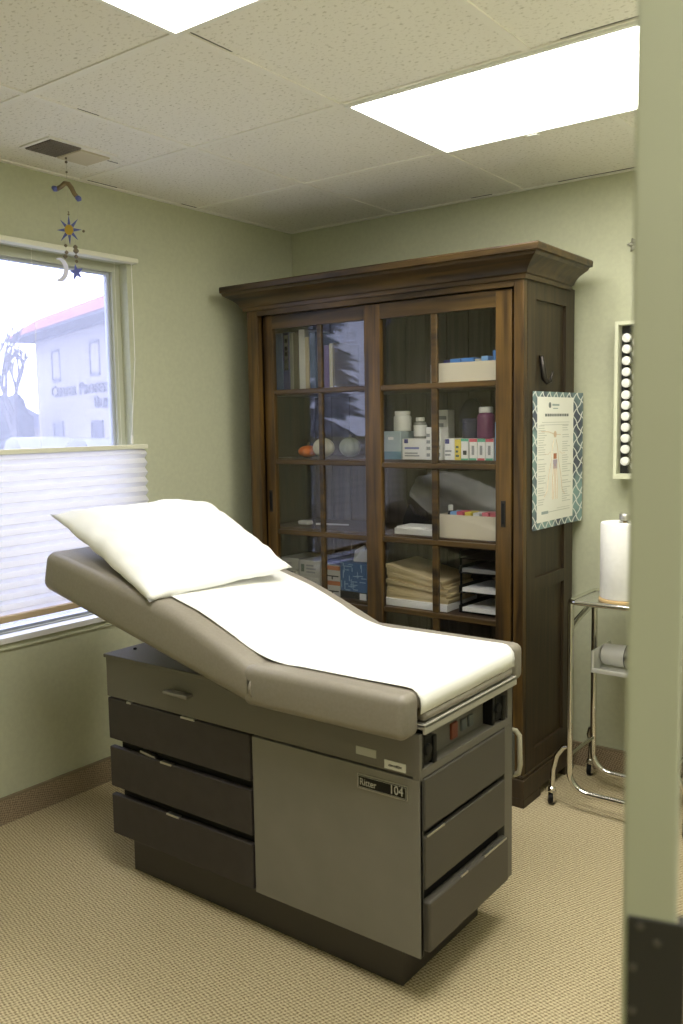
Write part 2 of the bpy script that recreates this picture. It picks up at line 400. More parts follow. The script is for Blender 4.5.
for k in range(4):
    x = 2.77+k*5.17
    bwin(x, x+1.0, 3.70, 4.95, False); bwin(x-.15, x+1.1, .1, 1.68, True)
def small_caps(txt, x, z, cap_h, sx):
    def mesh_of(t):
        cu = bpy.data.curves.new('t', 'FONT'); cu.body = t; cu.size = 1; cu.extrude = .03; cu.resolution_u = 2; cu.small_caps_scale = .76; cu.space_character = 1.08
        for i, ch in enumerate(t):
            if ch.islower(): cu.body_format[i].use_small_caps = True
        o = bpy.data.objects.new('t', cu); COL.objects.link(o)
        me = bpy.data.meshes.new_from_object(o.evaluated_get(bpy.context.evaluated_depsgraph_get())); bpy.data.objects.remove(o); bpy.data.curves.remove(cu)
        return me
    sz = cap_h/.70
    me = mesh_of(txt); me.transform(Matrix.Diagonal((sx, sz, 1, 1)))
    me.transform(Mb @ Matrix.Translation((x, -.06, z)) @ Matrix.Rotation(PI/2, 4, 'X')); me.transform(Matrix.Translation(-wloc(bld)))
    me.materials.append(m_letter); o = bpy.data.objects.new('lettering', me); COL.objects.link(o); o.parent = bld
    return x+max(v.co.x for v in mesh_of(txt).vertices)*sx
xe = small_caps('Center', 2.40, 2.90, .54, 1.12)
small_caps('Professional', xe+.40, 2.90, .54, 1.12)
small_caps('Building', 8.15, 2.28, .52, 1.12)

m_bark = mat('pale_bark', (.08, .075, .085), .9)
def bare_tree(x, y, h, label, sd):
    rnd = random.Random(sd); mb = MB()
    def br(p, d, l, r, lev):
        q = p+d*l; mb.tube([p, (p+q)/2+Vector((rnd.uniform(-.04, .04)*l, rnd.uniform(-.04, .04)*l, 0)), q], [r, r*.8, r*.6], 5)
        if lev == 0: return
        for k in range(3 if lev > 1 else 4):
            a = rnd.uniform(0, 2*PI); tlt = rnd.uniform(.25, .6)
            nd = (d+Vector((math.cos(a), math.sin(a), .15))*tlt).normalized()
            br(p+d*l*rnd.uniform(.55, 1), nd, l*rnd.uniform(.6, .8), r*.62, lev-1)
    br(Vector((x, y, GZ)), Vector((0, 0, 1)), h*.34, h*.028, 4)
    tag(mb.build('bare_tree', m_bark), label, 'tree', 'bare winter trees outside')
bare_tree(-33.5, 21.6, 7.5, 'bare winter tree nearest the pale building corner', 3)
bare_tree(-36.5, 20.7, 6.8, 'bare winter tree at the left edge of the window view', 5)
m_leaf = noisy(mat('hedge_green', (.04, .05, .06), .9), (.03, .038, .05), (.055, .068, .075), nscale=2)
def bush(x, y, rx, ry, h, label, sd, name='hedge', grp='hedges outside'):
    bm = bmesh.new(); bmesh.ops.create_icosphere(bm, subdivisions=4, radius=1)
    for v in bm.verts:
        n = noise.noise(v.co*3+Vector((sd, 0, 0)))*.25+noise.noise(v.co*9+Vector((sd, 0, 0)))*.12
        p = v.co*(1+n); v.co = Vector((x+p.x*rx, y+p.y*ry, max(GZ, GZ+h*.45+p.z*h*.55)))
    mb = MB(); mb.bm.free(); mb.bm = bm
    tag(mb.build(name, m_leaf, smooth='all'), label, 'hedge', grp)
bush(-36.8, 23.4, 1.3, 1.0, 3.3, 'tall dark shrub against the corner of the pale building', 1)
bush(-45.0, 26.0, 3, 1.2, 3.2, 'low hedge behind the small house outside', 9)
# small house far left
t = thing('small_house', 'low house with pale grey roof left of the office building', 'house', (-53, 33, GZ))
Mh = Matrix.Translation((-52.5, 31.0, 0)) @ Matrix.Rotation(math.atan2(-.31, .95), 4, 'Z')
mb = MB(); mb.box(-4, 3.0, 0, 4, GZ, 1.6)
for v in mb.bm.verts: v.co = Mh @ v.co
mb.build('wall', m_stucco, t)
mb = MB(); mb.prism([(-.5, 1.5), (4.5, 1.5), (2, 3.0)], -4.5, 3.4, 'X')
for v in mb.bm.verts: v.co = Mh @ v.co
mb.build('roof', mat('grey_shingle', (.10, .10, .13), .9), t)
# parked cars: only roofs rise above the blind rail
def car(x, y, rz, colr, label):
    t = thing('parked_car', label, 'car', (x, y, GZ), 'parked cars outside')
    Mc = Matrix.Translation((x, y, GZ)) @ Matrix.Rotation(rz, 4, 'Z')
    def cb(mb, n, m, **k):
        for v in mb.bm.verts: v.co = Mc @ v.co
        return mb.build(n, m, t, **k)
    pr = [(-2.2, .35), (-2.25, .75), (-1.9, .95), (-1.2, 1.02), (-.6, 1.45), (.1, 1.56), (.9, 1.5), (1.6, 1.05), (2.1, .95), (2.2, .4)]
    mb = MB(); mb.prism(pr, -.85, .85, 'Y'); cb(mb, 'car_body', colr, smooth=30)
    mb = MB(); mb.prism([(-1.05, 1.06), (-.55, 1.40), (.1, 1.50), (.85, 1.44), (1.4, 1.06)], -.862, .862, 'Y'); cb(mb, 'side_window', m_extwin)
    for wx in (-1.35, 1.35):
        for wy in (-.8, .8):
            mb = MB(); mb.lathe((wx, wy, .32), [(.2, -.1), (.32, -.09), (.32, .09), (.2, .1)], 16, 'Y'); cb(mb, 'wheel', m_black)
m_carpaint = mat('blue_grey_paint', (.05, .055, .09), .3); m_carpaint2 = mat('silver_paint', (.09, .09, .11), .3)
car(-22.3, 12.2, R(-28), m_carpaint, 'blue grey parked car at the left behind the blind rail')
car(-24.5, 16.6, R(-20), m_carpaint2, 'silver parked car in the middle behind the blind rail')
car(-18.0, 14.2, R(-20), m_carpaint, 'dark parked car at the right edge of the window view')
# conifer that the cabinet glass reflects
rnd = random.Random(11); mb = MB()
tx, ty = -11.62, -8.62
mb.tube([(tx, ty, GZ), (tx, ty, 5.6)], [.14, .02], 8); tr = None
for k in range(260):
    z = rnd.uniform(.3, 5.5); l = (5.9-z)*.26*rnd.uniform(.45, 1.15)+.10; a = rnd.uniform(0, 2*PI)
    d = Vector((math.cos(a), math.sin(a), 0)); p0 = Vector((tx, ty, z)); tip = p0+d*l+Vector((0, 0, -l*.35)); sd = Vector((-d.y, d.x, 0))
    w = l*.22
    for s_ in (-1, 1):
        mid = p0+(tip-p0)*.55
        mb.quad(p0, mid+sd*s_*w+Vector((0, 0, -.08)), tip, mid+Vector((0, 0, .05)))
tag(mb.build('conifer', mat('conifer_green', (.03, .05, .045), .9)), 'dark conifer outside, seen reflected in the upper left cabinet glass', 'tree')

# ------------------------------------------------------------------ exam table
ET = thing('exam_table', 'taupe and charcoal medical exam table with drawers and raised backrest', 'exam table', (-1.70, 2.02, 0))
X0, X1, Y0, Y1, ZB0, ZB1 = -2.305, -1.108, 1.772, 2.280, .135, .744
def part(mb, n, m, p=ET, **k): return mb.build(n, m, p, **k)
mb = MB(); mb.box(-2.264, -1.197, 1.822, 2.235, 0, .15); part(mb, 'base_plinth', m_kick)
# carcass: near-black solid blocks paint the shade in the drawer gaps
mb = MB()
mb.box(-2.275, -1.66, 1.80, Y1-.003, .140, .60); mb.box(-1.66, -1.13, 1.786, Y1-.003, .140, .600); part(mb, 'drawer_gap_shade', m_gap_shade)
mb = MB()
mb.prism([(X0, .604), (X1, .604), (X1, .714), (-1.76, .714), (-1.80, ZB1-.012), (X0, ZB1-.012)], Y0, Y0+.012, 'Y')                 # long upper strip, front
mb.box(X0, -1.80, Y0+.012, Y1, .604, ZB1-.012); mb.box(-1.80, X1-.035, Y0+.012, Y1, .604, .700)                     # upper body
mb.box(X0-.006, -1.78, Y0-.006, Y1, ZB1-.012, ZB1, .002)           # top sheet
mb.box(X1-.034, X1, Y0+.012, Y1, .600, .622, .001)                    # ledge under the control recess
mb.box(X1-.04, X1, Y1-.03, Y1, .622, ZB1-.012)                      # far end post
mb.box(X1-.025, X1, 2.232, Y1, ZB0, .600); mb.box(X1-.02, X1, Y0, Y0+.014, ZB0, .604)
mb.box(X0+.03, X1-.03, Y1-.003, Y1, ZB0, .604); part(mb, 'cabinet_body', m_body)
# big front panel
mb = MB(); mb.box(-1.667, X1, Y0-.001, Y0+.014, ZB0-.002, .598, .0025)
part(mb, 'front_panel', m_panel)
# left drawers with metal label clips
for (z0, z1, clips) in ((.463, .600, ((-2.205, -2.185), (-1.955, -1.895))), (.301, .436, ((-2.055, -2.005),)), (.139, .274, ((-2.035, -1.98),))):
    mb = MB(); mb.box(-2.300, -1.673, Y0-.004, Y0+.016, z0, z1, .003)
    mb.box(-2.26, -1.69, Y0+.016, Y0+.03, z0+.01, z1-.02)
    d = part(mb, 'drawer', m_dark)
    for (a, bb) in clips:
        mb = MB(); mb.box(a, bb, Y0-.006, Y0+.01, z1-.004, z1+.003, .001); mb.build('label_clip', m_metal, d)
mb = MB(); mb.box(-2.16, -2.09, Y0+.004, Y0+.02, .437, .445, .001, rot=Matrix.Rotation(.12, 3, 'Y')); part(mb, 'instrument', m_metal)
# right-hand drawers
for (z0, z1, o_, clips) in ((.463, .597, 0, ()), (.309, .446, 0, ((1.80, 1.885),)), (.145, .279, .012, ((1.95, 1.985), (2.08, 2.215)))):
    mb = MB(); mb.box(X1-.012, X1+.004+o_, 1.789, 2.229, z0, z1, .004 if not o_ else .007, 3); d = part(mb, 'drawer', m_dark2)
    mb = MB()
    for (a, bb) in clips:
        mb = MB(); mb.box(X1-.004+o_, X1+.005+o_, a, bb, z1-.003, z1+.003, .001); mb.build('label_clip', m_metal, d)
# side handle on the strip
mb = MB(); mb.box(-2.005, -1.90, Y0-.030, Y0-.002, .668, .680, .004, 2); mb.box(-1.995, -1.985, Y0-.02, Y0+.002, .672, .680); mb.box(-1.92, -1.91, Y0-.02, Y0+.002, .672, .680)
part(mb, 'handle', m_panel)
# stickers + name plate
mb = MB(); mb.box(-1.300, -1.237, Y0-.0015, Y0, .627, .648); part(mb, 'sticker', m_sticker2)
mb = MB(); mb.box(-1.212, -1.148, Y0-.0015, Y0, .609, .631); st = part(mb, 'sticker', m_sticker)
mb = MB()
for k in range(14):
    h = .004+random.random()*.004; mb.box(-1.199+k*.0028, -1.1975+k*.0028+random.random()*.001, Y0-.002, Y0-.0014, .6195-h/2, .6195+h/2)
mb.build('print', m_ink, st)
mb = MB(); mb.box(-1.296, -1.142, Y0-.0035, Y0-.0005, .538, .577, .001); pl = part(mb, 'name_plate', m_metal)
mb = MB(); mb.box(-1.2935, -1.1445, Y0-.0042, Y0-.003, .5405, .5745); mb.build('plate_face', m_black, pl)
m_plettr = mat('plate_lettering', (.6, .6, .56), .4)
def ptext(s, x, z, size, sx=1):
    text_part(s, 'lettering', m_plettr, pl, size, Matrix.Translation((x, Y0-.0044, z)) @ Matrix.Rotation(PI/2, 4, 'X'), .0003, sx=sx)
ptext('Ritter', -1.288, .5485, .026, .85); ptext('104', -1.196, .548, .033, .85)
mb = MB(); mb.box(-1.2915, -1.1465, Y0-.0046, Y0-.004, .5425, .5433); mb.box(-1.2915, -1.1465, Y0-.0046, Y0-.004, .5717, .5725)
mb.box(-1.2915, -1.2907, Y0-.0046, Y0-.004, .5433, .5717); mb.box(-1.1473, -1.1465, Y0-.0046, Y0-.004, .5433, .5717); mb.build('plate_border', m_plettr, pl)
# screw on top sheet
mb = MB(); mb.lathe((-2.265, 1.86, ZB1), [(.006, 0), (.006, .004), (.003, .006)], 10); part(mb, 'screw', m_black)
# control recess on the right end
mb = MB(); mb.box(X1-.036, X1-.028, 1.98, 2.012, .632, .676, .002); part(mb, 'power_switch', m_red)
mb = MB(); mb.box(X1-.036, X1-.028, 2.035, 2.06, .640, .672, .002); mb.box(X1-.036, X1-.028, 2.075, 2.10, .640, .672, .002); part(mb, 'socket', m_bluegrey)
for (y, h) in ((1.785, 0), (2.166, .0)):
    mb = MB(); mb.box(X1-.06, X1-.004, y, y+.014, .622, .712, .002); mb.box(X1-.06, X1-.004, y+.014, y+.06, .628, .700, .006); mb.box(X1-.03, X1+.002, y+.052, y+.068, .622, .695, .003)
    mb.lathe((X1-.004, y+.03, .665), [(.016, 0), (.014, .006), (.006, .007)], 12, 'X'); part(mb, 'stirrup_socket', m_black)
# leg-rest tray and pad sliding out of the end
TY0, TY1 = 1.775, 2.280
TX1 = -1.093
mb = MB(); mb.box(-1.32, TX1, TY0, TY1, .734, .738); mb.box(TX1-.008, TX1, TY0, TY1, .716, .742, .002); mb.box(-1.3, TX1-.008, TY0, TY0+.006, .728, .740); mb.box(-1.3, TX1-.008, TY1-.006, TY1, .728, .740); part(mb, 'leg_tray', mat('satin_steel', (.42, .40, .34), .4, .2))
mb = MB(); mb.box(-1.32, TX1-.006, TY0+.012, TY1-.008, .742, .770, .0135, 4); part(mb, 'leg_pad', m_vinyl, smooth=50)

# cushions -----------------------------------------------------------
CY0, CY1, CX1, HX = 1.695, 2.350, -1.104, -1.600
def tilt(vs):
    for v in vs: v.co.z += (v.co.x+1.06)*.0
mb = MB()
vs = mb.box(HX-.03, CX1-.006, CY0+.02, CY1-.02, .772, .8245, .022, 4)
vs += mb.box(HX-.03, CX1, CY0, CY0+.077, .715, .827, .023, 6)
vs += mb.box(HX-.03, CX1, CY1-.068, CY1, .715, .825, .023, 6)
tilt(set(vs)); part(mb, 'seat_cushion', m_vinyl, smooth=60)
mb = MB()
for v in mb.box(HX+.005, -1.30, Y0+.015, Y1-.01, .700, .79): pass
part(mb, 'seat_support', m_body)
# backrest cushion, hinged at the seat
ANG = R(14.0); TH = .134; BZ = .714; hinge = Vector((HX, 2.0, BZ))
mb = MB(); L0 = .965
vs = mb.box(HX-L0, HX+.02, CY0, CY1, BZ, BZ+TH, .034, 6)
bmesh.ops.subdivide_edges(mb.bm, edges=[e for e in mb.bm.edges if e.calc_length() > .3 and abs(e.verts[0].co.x-e.verts[1].co.x) > .3], cuts=8)
rot = Matrix.Rotation(ANG, 3, 'Y')
for v in mb.bm.verts:
    u = (HX-v.co.x)/L0                       # 0 at hinge .. 1 at head
    if v.co.z > BZ+.045: v.co.z += -.030*max(0, 1-u*3.2)+.016*math.sin(PI*min(1, max(0, u)))
    v.co = hinge+rot @ (v.co-hinge)
part(mb, 'backrest_cushion', m_vinyl, smooth=60)
mb = MB()
for y in (1.86, 2.12): mb.tube([(-1.95, y, .74), (-2.06, y, .838)], .012, 8)
mb.box(-2.3, -1.80, 1.79, 2.21, BZ-.010, BZ-.001, rot=Matrix.Rotation(ANG, 3, 'Y'), piv=(HX, 2, BZ)); part(mb, 'backrest_support', m_black)
# seam pucker at the hinge corner
mb = MB()
mb.tube([(HX+.006, CY0+.003, .790), (HX+.002, CY0-.001, .770), (HX+.008, CY0-.0005, .745)], [.003, .005, .003], 8); part(mb, 'piping', m_vinyl, smooth='all')
# ivory rimmed panel hanging on the far side of the table
mb = MB(); mb.box(-1.24, -1.113, 2.281, 2.318, .425, .560, .012, 3); iv = part(mb, 'side_holder', mat('grey_holder', (.06, .065, .06), .4), smooth=40)
mb = MB(); mb.tube([(-1.138, 2.323, .562), (-1.116, 2.323, .560), (-1.105, 2.323, .548), (-1.102, 2.323, .458), (-1.107, 2.323, .433), (-1.128, 2.323, .421)], .008, 8); mb.build('holder_rim', m_ivory, iv, smooth=True)

# table-top profile used by paper and pillow
def seat_z(x): return .8255
sa, ca = math.sin(ANG), math.cos(ANG)
PROF = []
for k in range(61):
    u = k/60; h = TH-.030*max(0, 1-u*3.2)+.016*math.sin(PI*u)
    PROF.append((HX-u*L0*ca+h*sa, BZ+u*L0*sa+h*ca))
def back_z(x):
    for (xa, za), (xb, zb) in zip(PROF, PROF[1:]):
        if xb <= x <= xa: return zb+(za-zb)*(x-xb)/(xa-xb)+.001
    (xa, za), (xb, zb) = (PROF[0], PROF[4]) if x > PROF[0][0] else (PROF[-5], PROF[-1])
    return za+(zb-za)*(x-xa)/(xb-xa)
def top_z(x):
    a, bq = seat_z(x), back_z(x)
    k = .05; h = max(0, min(1, .5+.5*(a-bq)/k)); return bq*(1-h)+a*h+k*h*(1-h)*.5
# exam paper
PY0, PY1 = 1.768, 2.278
mb = MB(); rows = []; prof = []
x = -2.12
while x < CX1-.03: prof.append((x, top_z(x)+.0035)); x += .02
zt = seat_z(CX1)
prof += [(CX1-.022, zt+.002), (CX1-.008, zt-.006), (CX1+.001, zt-.018), (CX1+.0035, zt-.035), (CX1+.002, zt-.058)]
NY = 24
for i, (x, z) in enumerate(prof):
    row = []
    for j in range(NY+1):
        y = PY0+(PY1-PY0)*j/NY
        wob = noise.noise(Vector((x*5, y*7, 1.3)))*.0022
        if x > CX1-.03: wob = abs(wob)*.5
        row.append(mb.bm.verts.new((x, y, z+wob+.001)))
    rows.append(row)
for a, bq in zip(rows, rows[1:]):
    for j in range(NY): mb.bm.faces.new((a[j], a[j+1], bq[j+1], bq[j]))
o = mb.build('exam_paper', m_paper, smooth='all'); so = o.modifiers.new('thick', 'SOLIDIFY'); so.thickness = .0012; so.offset = 1
tag(o, 'white paper sheet running down the exam table cushions', 'paper')

# pillow -------------------------------------------------------------
A_, B_, C_, D_ = Vector((-2.575, 1.775, 1.185)), Vector((-2.335, 2.275, 1.196)), Vector((-1.885, 2.225, .998)), Vector((-1.984, 1.690, .962))
mb = MB(); n = 36; up = (C_-A_).cross(B_-D_).normalized(); up = up if up.z > 0 else -up
def pz(u, v, sgn):
    a, c = (u+1)/2, (v+1)/2                       # u: A->D direction, v: A->B direction
    pinch = .035
    uu = u*(1-pinch*(1-v*v)); vv = v*(1-pinch*(1-u*u)); a, c = (uu+1)/2, (vv+1)/2
    p = A_*(1-a)*(1-c)+D_*a*(1-c)+B_*(1-a)*c+C_*a*c
    th = (max(0, 1-abs(u)**2.6)*max(0, 1-abs(v)**2.6))**.55
    ww = noise.noise(Vector((u*2.2, v*2.2, .5+sgn)))*.010+noise.noise(Vector((u*7, v*7, 3+sgn)))*.006
    edge = noise.noise(Vector((u*5, v*5, 8)))*.012
    q = p+up*(sgn*(.078 if sgn > 0 else .055)*th+ww*th**.5+edge*(1-th))
    if sgn < 0 and CY0 < q.y < CY1 and q.x > HX-L0*ca:
        dd = min(q.y-CY0, .034); q.z = max(q.z, back_z(q.x)+.004-(.034-math.sqrt(max(0, .034**2-(.034-dd)**2))))
    return q
top = [[mb.bm.verts.new(pz(-1+2*i/n, -1+2*j/n, 1)) for j in range(n+1)] for i in range(n+1)]
bot = [[top[i][j] if i in (0, n) or j in (0, n) else mb.bm.verts.new(pz(-1+2*i/n, -1+2*j/n, -1)) for j in range(n+1)] for i in range(n+1)]
for i in range(n):
    for j in range(n):
        mb.bm.faces.new((top[i][j], top[i+1][j], top[i+1][j+1], top[i][j+1]))
        mb.bm.faces.new((bot[i][j], bot[i][j+1], bot[i+1][j+1], bot[i+1][j]))
tag(mb.build('pillow', m_pillow, smooth='all'), 'plump white pillow lying on the raised backrest of the exam table', 'pillow')

# ------------------------------------------------------------------ glazed cabinet
CA = thing('wooden_cabinet', 'tall dark-stained wooden cabinet with sliding glazed doors and cornice', 'cabinet', (-2.09, 3.22, 0))
KX0, KX1, KY0, KY1 = -2.775, -1.412, 2.993, 3.463
def cpart(mb, n, m, p=CA, **k): return mb.build(n, m, p, **k)
# carcass frame: stiles, head rail, bottom rail
for a, bq in ((KX0, -2.712), (-1.452, KX1)):
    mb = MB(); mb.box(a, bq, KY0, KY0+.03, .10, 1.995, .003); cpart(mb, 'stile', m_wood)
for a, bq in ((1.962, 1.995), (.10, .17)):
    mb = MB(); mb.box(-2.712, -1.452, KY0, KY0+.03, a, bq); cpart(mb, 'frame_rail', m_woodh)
# sides: frame and recessed panels on the right
mb = MB(); xs = KX1
mb.box(xs-.025, xs, KY0+.03, 3.100, .10, 1.995); mb.box(xs-.025, xs, 3.378, KY1, .10, 1.995)
for z0, z1 in ((1.922, 1.995), (.822, .872), (.10, .200)): mb.box(xs-.025, xs, 3.100, 3.378, z0, z1)
mb.box(xs-.025, xs-.012, 3.100, 3.378, .2, 1.922)
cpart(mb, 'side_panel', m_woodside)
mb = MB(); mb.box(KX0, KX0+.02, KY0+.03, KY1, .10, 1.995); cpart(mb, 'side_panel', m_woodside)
mb = MB()
for k in range(12):
    w = (KX1-KX0-.06)/12; mb.box(KX0+.02+k*w, KX0+.02+(k+1)*w-.002, KY1-.016, KY1, .10, 1.995, .002, 1)
cpart(mb, 'back_panel', m_woodback)
SH = [1.628, 1.320, 1.003, .693, .38, .13]
for z in SH:
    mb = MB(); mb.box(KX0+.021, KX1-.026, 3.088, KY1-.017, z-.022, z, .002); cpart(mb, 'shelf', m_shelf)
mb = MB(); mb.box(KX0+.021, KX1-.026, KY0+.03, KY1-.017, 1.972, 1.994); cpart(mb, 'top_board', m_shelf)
# cornice (cove moulding) with mitred returns
prof = [(0, 1.985), (.012, 1.985), (.014, 2.000), (.022, 2.004), (.030, 2.018), (.045, 2.032), (.066, 2.045), (.084, 2.054), (.090, 2.062), (.093, 2.064), (.105, 2.066), (.107, 2.086), (.102, 2.092), (0, 2.092)]; prof = [(p*.92, z) for p, z in prof]
mb = MB(); bm = mb.bm; lim = -2.848; rings = []
for (o_, z) in prof:
    xl = max(KX0-o_, KX0-.073) ; xr = KX1+o_
    rings.append([bm.verts.new(p) for p in ((xl, KY1, z), (xl, KY0-o_, z), (xr, KY0-o_, z), (xr, KY1-.06, z))])
for a, bq in zip(rings, rings[1:]):
    for k in range(3): bm.faces.new((a[k], a[k+1], bq[k+1], bq[k]))
bm.faces.new([r[0] for r in rings]); bm.faces.new([r[3] for r in rings][::-1])
mb.box(KX0-.05, KX1+.09, KY0-.08, KY1-.061, 2.07, 2.091)
cpart(mb, 'cornice', m_woodh, smooth=25)
# base moulding with feet
mb = MB(); e = .014
mb.box(KX0-e, KX1+e, KY0-e, KY1, .035, .110, .003); mb.box(KX0-e*.5, KX1+e*.5, KY0-e*.5, KY1, .110, .122, .004)
mb.box(KX1-.12, KX1+e, KY0-e, KY0+.14, 0, .036, .003); mb.box(KX0-e, KX0+.12, KY0-e, KY0+.14, 0, .036, .003)
mb.box(KX1-.08, KX1+e, KY1-.09, KY1, 0, .036, .003); mb.box(KX0-e, KX0+.08, KY1-.09, KY1, 0, .036, .003)
cpart(mb, 'base', m_woodside)
# lift handle cast on the side
mb = MB(); mb.tube([(KX1-.012, 3.158, 1.716), (KX1-.004, 3.158, 1.712), (KX1+.002, 3.158, 1.67), (KX1+.006, 3.160, 1.632), (KX1+.014, 3.168, 1.618), (KX1+.022, 3.182, 1.622), (KX1+.025, 3.190, 1.645), (KX1+.025, 3.193, 1.660)], [.006, .010, .011, .012, .010, .007, .005, .003], 10)
cpart(mb, 'side_hook', m_iron, smooth='all')
# sliding doors
def gdoor(x0, x1, sl, sr, mx0, mx1, y, rails, ztop, name_lbl, pull_x):
    yb = y+.026
    mb = MB(); mb.box(x0, x0+sl, y, yb, .175, ztop+.06, .0025); mb.box(x1-sr, x1, y, yb, .175, ztop+.06, .0025)
    d = cpart(mb, 'door', m_wood); d['label'] = name_lbl
    for a, bq in ((ztop, ztop+.06), (.175, .275)):
        mb = MB(); mb.box(x0+sl, x1-sr, y+.001, yb-.001, a, bq); mb.build('door_rail', m_woodh, d)
    mb = MB(); zs = [.275]+rails[::-1]+[ztop]
    for k, (a, bq) in enumerate(zip(zs, zs[1:])):
        mb.box(mx0, mx1, y+.004, yb-.004, a+(.011 if k else 0), bq-(.011 if k < len(zs)-2 else 0), .003, 1)
    for z in rails: mb.box(x0+sl, x1-sr, y+.003, yb-.003, z-.011, z+.011, .003, 1)
    mb.build('muntin', m_woodh, d)
    mb = MB(); mb.box(x0+sl-.004, x1-sr+.004, y+.012, y+.015, .272, ztop+.003); mb.build('glass', m_glass, d)
    mb = MB(); mb.box(pull_x-.010, pull_x+.010, y-.0025, y+.004, 1.075, 1.175, .0024, 3); p = mb.build('door_pull', m_iron, d)
    mb = MB(); mb.box(pull_x-.006, pull_x+.006, y-.0032, y-.002, 1.085, 1.165, .0005); mb.build('pull_recess', m_black, p)
    return d
gdoor(-2.714, -2.095, .054, .055, -2.408, -2.384, 3.034, [1.620, 1.305, .985, .680, .42], 1.903, 'rear sliding door with ten small panes', -2.690)
gdoor(-2.134, -1.466, .080, .066, -1.816, -1.788, 3.005, [1.617, 1.300, .993, .697, .43], 1.896, 'front sliding door with ten small panes', -1.499)
# roller track
for a, bq in ((.168, .175), (1.964, 1.971)):
    mb = MB(); mb.box(-2.712, -1.452, KY0+.030, KY0+.068, a, bq); cpart(mb, 'track', m_iron)

# ------------------------------------------------------------------ things in the cabinet
def item(name, label, cat, mats, x0, x1, y0, y1, z0, z1, group=None, bev=.0015):
    mb = MB(); mb.box(x0, x1, y0, y1, z0, z1, bev, 1); return tag(mb.build(name, mats), label, cat, group)
# books, top shelf left
books = [('broad blue book, leftmost on the top shelf', -2.748, -2.701, .268, (.04, .09, .22)),
         ('dark navy book with a white spine label', -2.698, -2.660, .270, (.025, .03, .16)),
         ('grey book between the navy and the olive books', -2.657, -2.637, .266, (.30, .30, .25)),
         ('olive brown book left of the tall white book', -2.636, -2.606, .264, (.12, .105, .06)),
         ('tall white book, widest of the pale spines', -2.602, -2.567, .276, (.72, .72, .64)),
         ('cream book to the right of the tall white book', -2.566, -2.545, .240, (.55, .47, .30)),
         ('dark teal book with a slim spine', -2.540, -2.507, .260, (.05, .09, .10)),
         ('dull purple book behind the upper left door bar', -2.458, -2.431, .196, (.16, .10, .20)),
         ('slim cream book, right end of the row', -2.428, -2.411, .202, (.55, .50, .30)),
         ('slim yellowish book beside the slim cream book at the right end', -2.409, -2.398, .205, (.16, .14, .08))]
for lb, x0, x1, h, c in books:
    t = thing('book', lb, 'book', ((x0+x1)/2, 3.24, 1.6285), 'books on the top cabinet shelf')
    mb = MB(); mb.box(x0, x1, 3.15, 3.34, 1.6285, 1.6285+h, .002, 1); mb.build('cover', solid('book_cover', c), t)
    mb = MB(); mb.box(x0+.003, x1-.003, 3.155, 3.341, 1.631, 1.6285+h+.0005); mb.build('page_block', m_sticker, t)
    if 'navy' in lb:
        mb = MB(); mb.box(-2.689, -2.666, 3.1488, 3.1502, 1.725, 1.885); sl = mb.build('spine_label', m_sticker, t)
        mb = MB()
        for z in (1.755, 1.79, 1.815, 1.85): mb.box(-2.685, -2.670, 3.148, 3.149, z, z+.018)
        mb.build('print', m_ink, sl)
# gourds
def pump(name, label, c, x, y, z, r, h, lobes):
    t = thing(name, label, 'pumpkin', (x, y, z), 'small decorative pumpkins')
    mb = MB(); pr = [(r*math.sin(PI*k/12)*(1 if 0 < k < 12 else 0)+(.004 if k in (0, 12) else 0), h/2-h/2*math.cos(PI*k/12)) for k in range(13)]
    mb.lathe((x, y, z), pr, 40, lobes=lobes, amp=.05); mb.build('flesh', solid('gourd_skin', c, .5), t, smooth='all')
    mb = MB(); mb.tube([(x, y, z+h-.006), (x+.003, y, z+h+.008), (x+.009, y, z+h+.014)], [.006, .005, .005], 7); mb.build('stem', solid('gourd_stem', (.25, .2, .1)), t)
pump('orange_pumpkin', 'small orange pumpkin on the second shelf', (.80, .20, .03), -2.600, 3.2, 1.321, .046, .054, 9)
pump('white_pumpkin', 'cream white pumpkin beside the orange one', (.68, .64, .46), -2.508, 3.2, 1.321, .050, .088, 9)
pump('speckled_gourd', 'pale green grey gourd behind the door bar, right of the white pumpkin', (.36, .40, .30), -2.405, 3.265, 1.321, .049, .090, 9)
# small white pieces, third shelf
item('soap_bar', 'small white bar lying on the third shelf', 'bar', m_sticker, -2.656, -2.592, 3.18, 3.22, 1.0035, 1.022, bev=.004)
mb = MB(); mb.tube([(-2.56, 3.2, 1.009), (-2.48, 3.22, 1.009), (-2.40, 3.24, 1.009)], [.005, .004, .003], 8); tag(mb.build('white_stick', m_sticker), 'thin white stick lying on the third shelf', 'stick')
# fourth shelf left: cartons
m_carton = solid('pale_carton', (.50, .50, .45)); m_navy = solid('navy_print', (.03, .03, .18)); m_orange = solid('orange_print', (.45, .16, .06))
def carton(label, x0, x1, y0, y1, z0, z1, base, bands, group=None, name='carton', cat='box'):
    t = thing(name, label, cat, ((x0+x1)/2, (y0+y1)/2, z0), group)
    mb = MB(); mb.box(x0, x1, y0, y1, z0, z1, .0015, 1); b_ = mb.build('box', base, t)
    for (a, bq, c, d, m) in bands:   # fractions of the front face
        mb = MB(); mb.box(x0+(x1-x0)*a, x0+(x1-x0)*bq, y0-.0008, y0+.0005, z0+(z1-z0)*c, z0+(z1-z0)*d); mb.build('printed_panel', m, b_)
    return t
m_grn = solid('green_print', (.10, .14, .11)); m_greyp = solid('grey_print', (.28, .29, .30))
def lines(n, a, bq, c, d, m):
    out = []
    for k in range(n):
        z = c+(d-c)*k/n; out.append((a, a+(bq-a)*random.uniform(.6, 1), z, z+(d-c)/n*.5, m))
    return out
lg = 'white cartons on the fourth shelf'
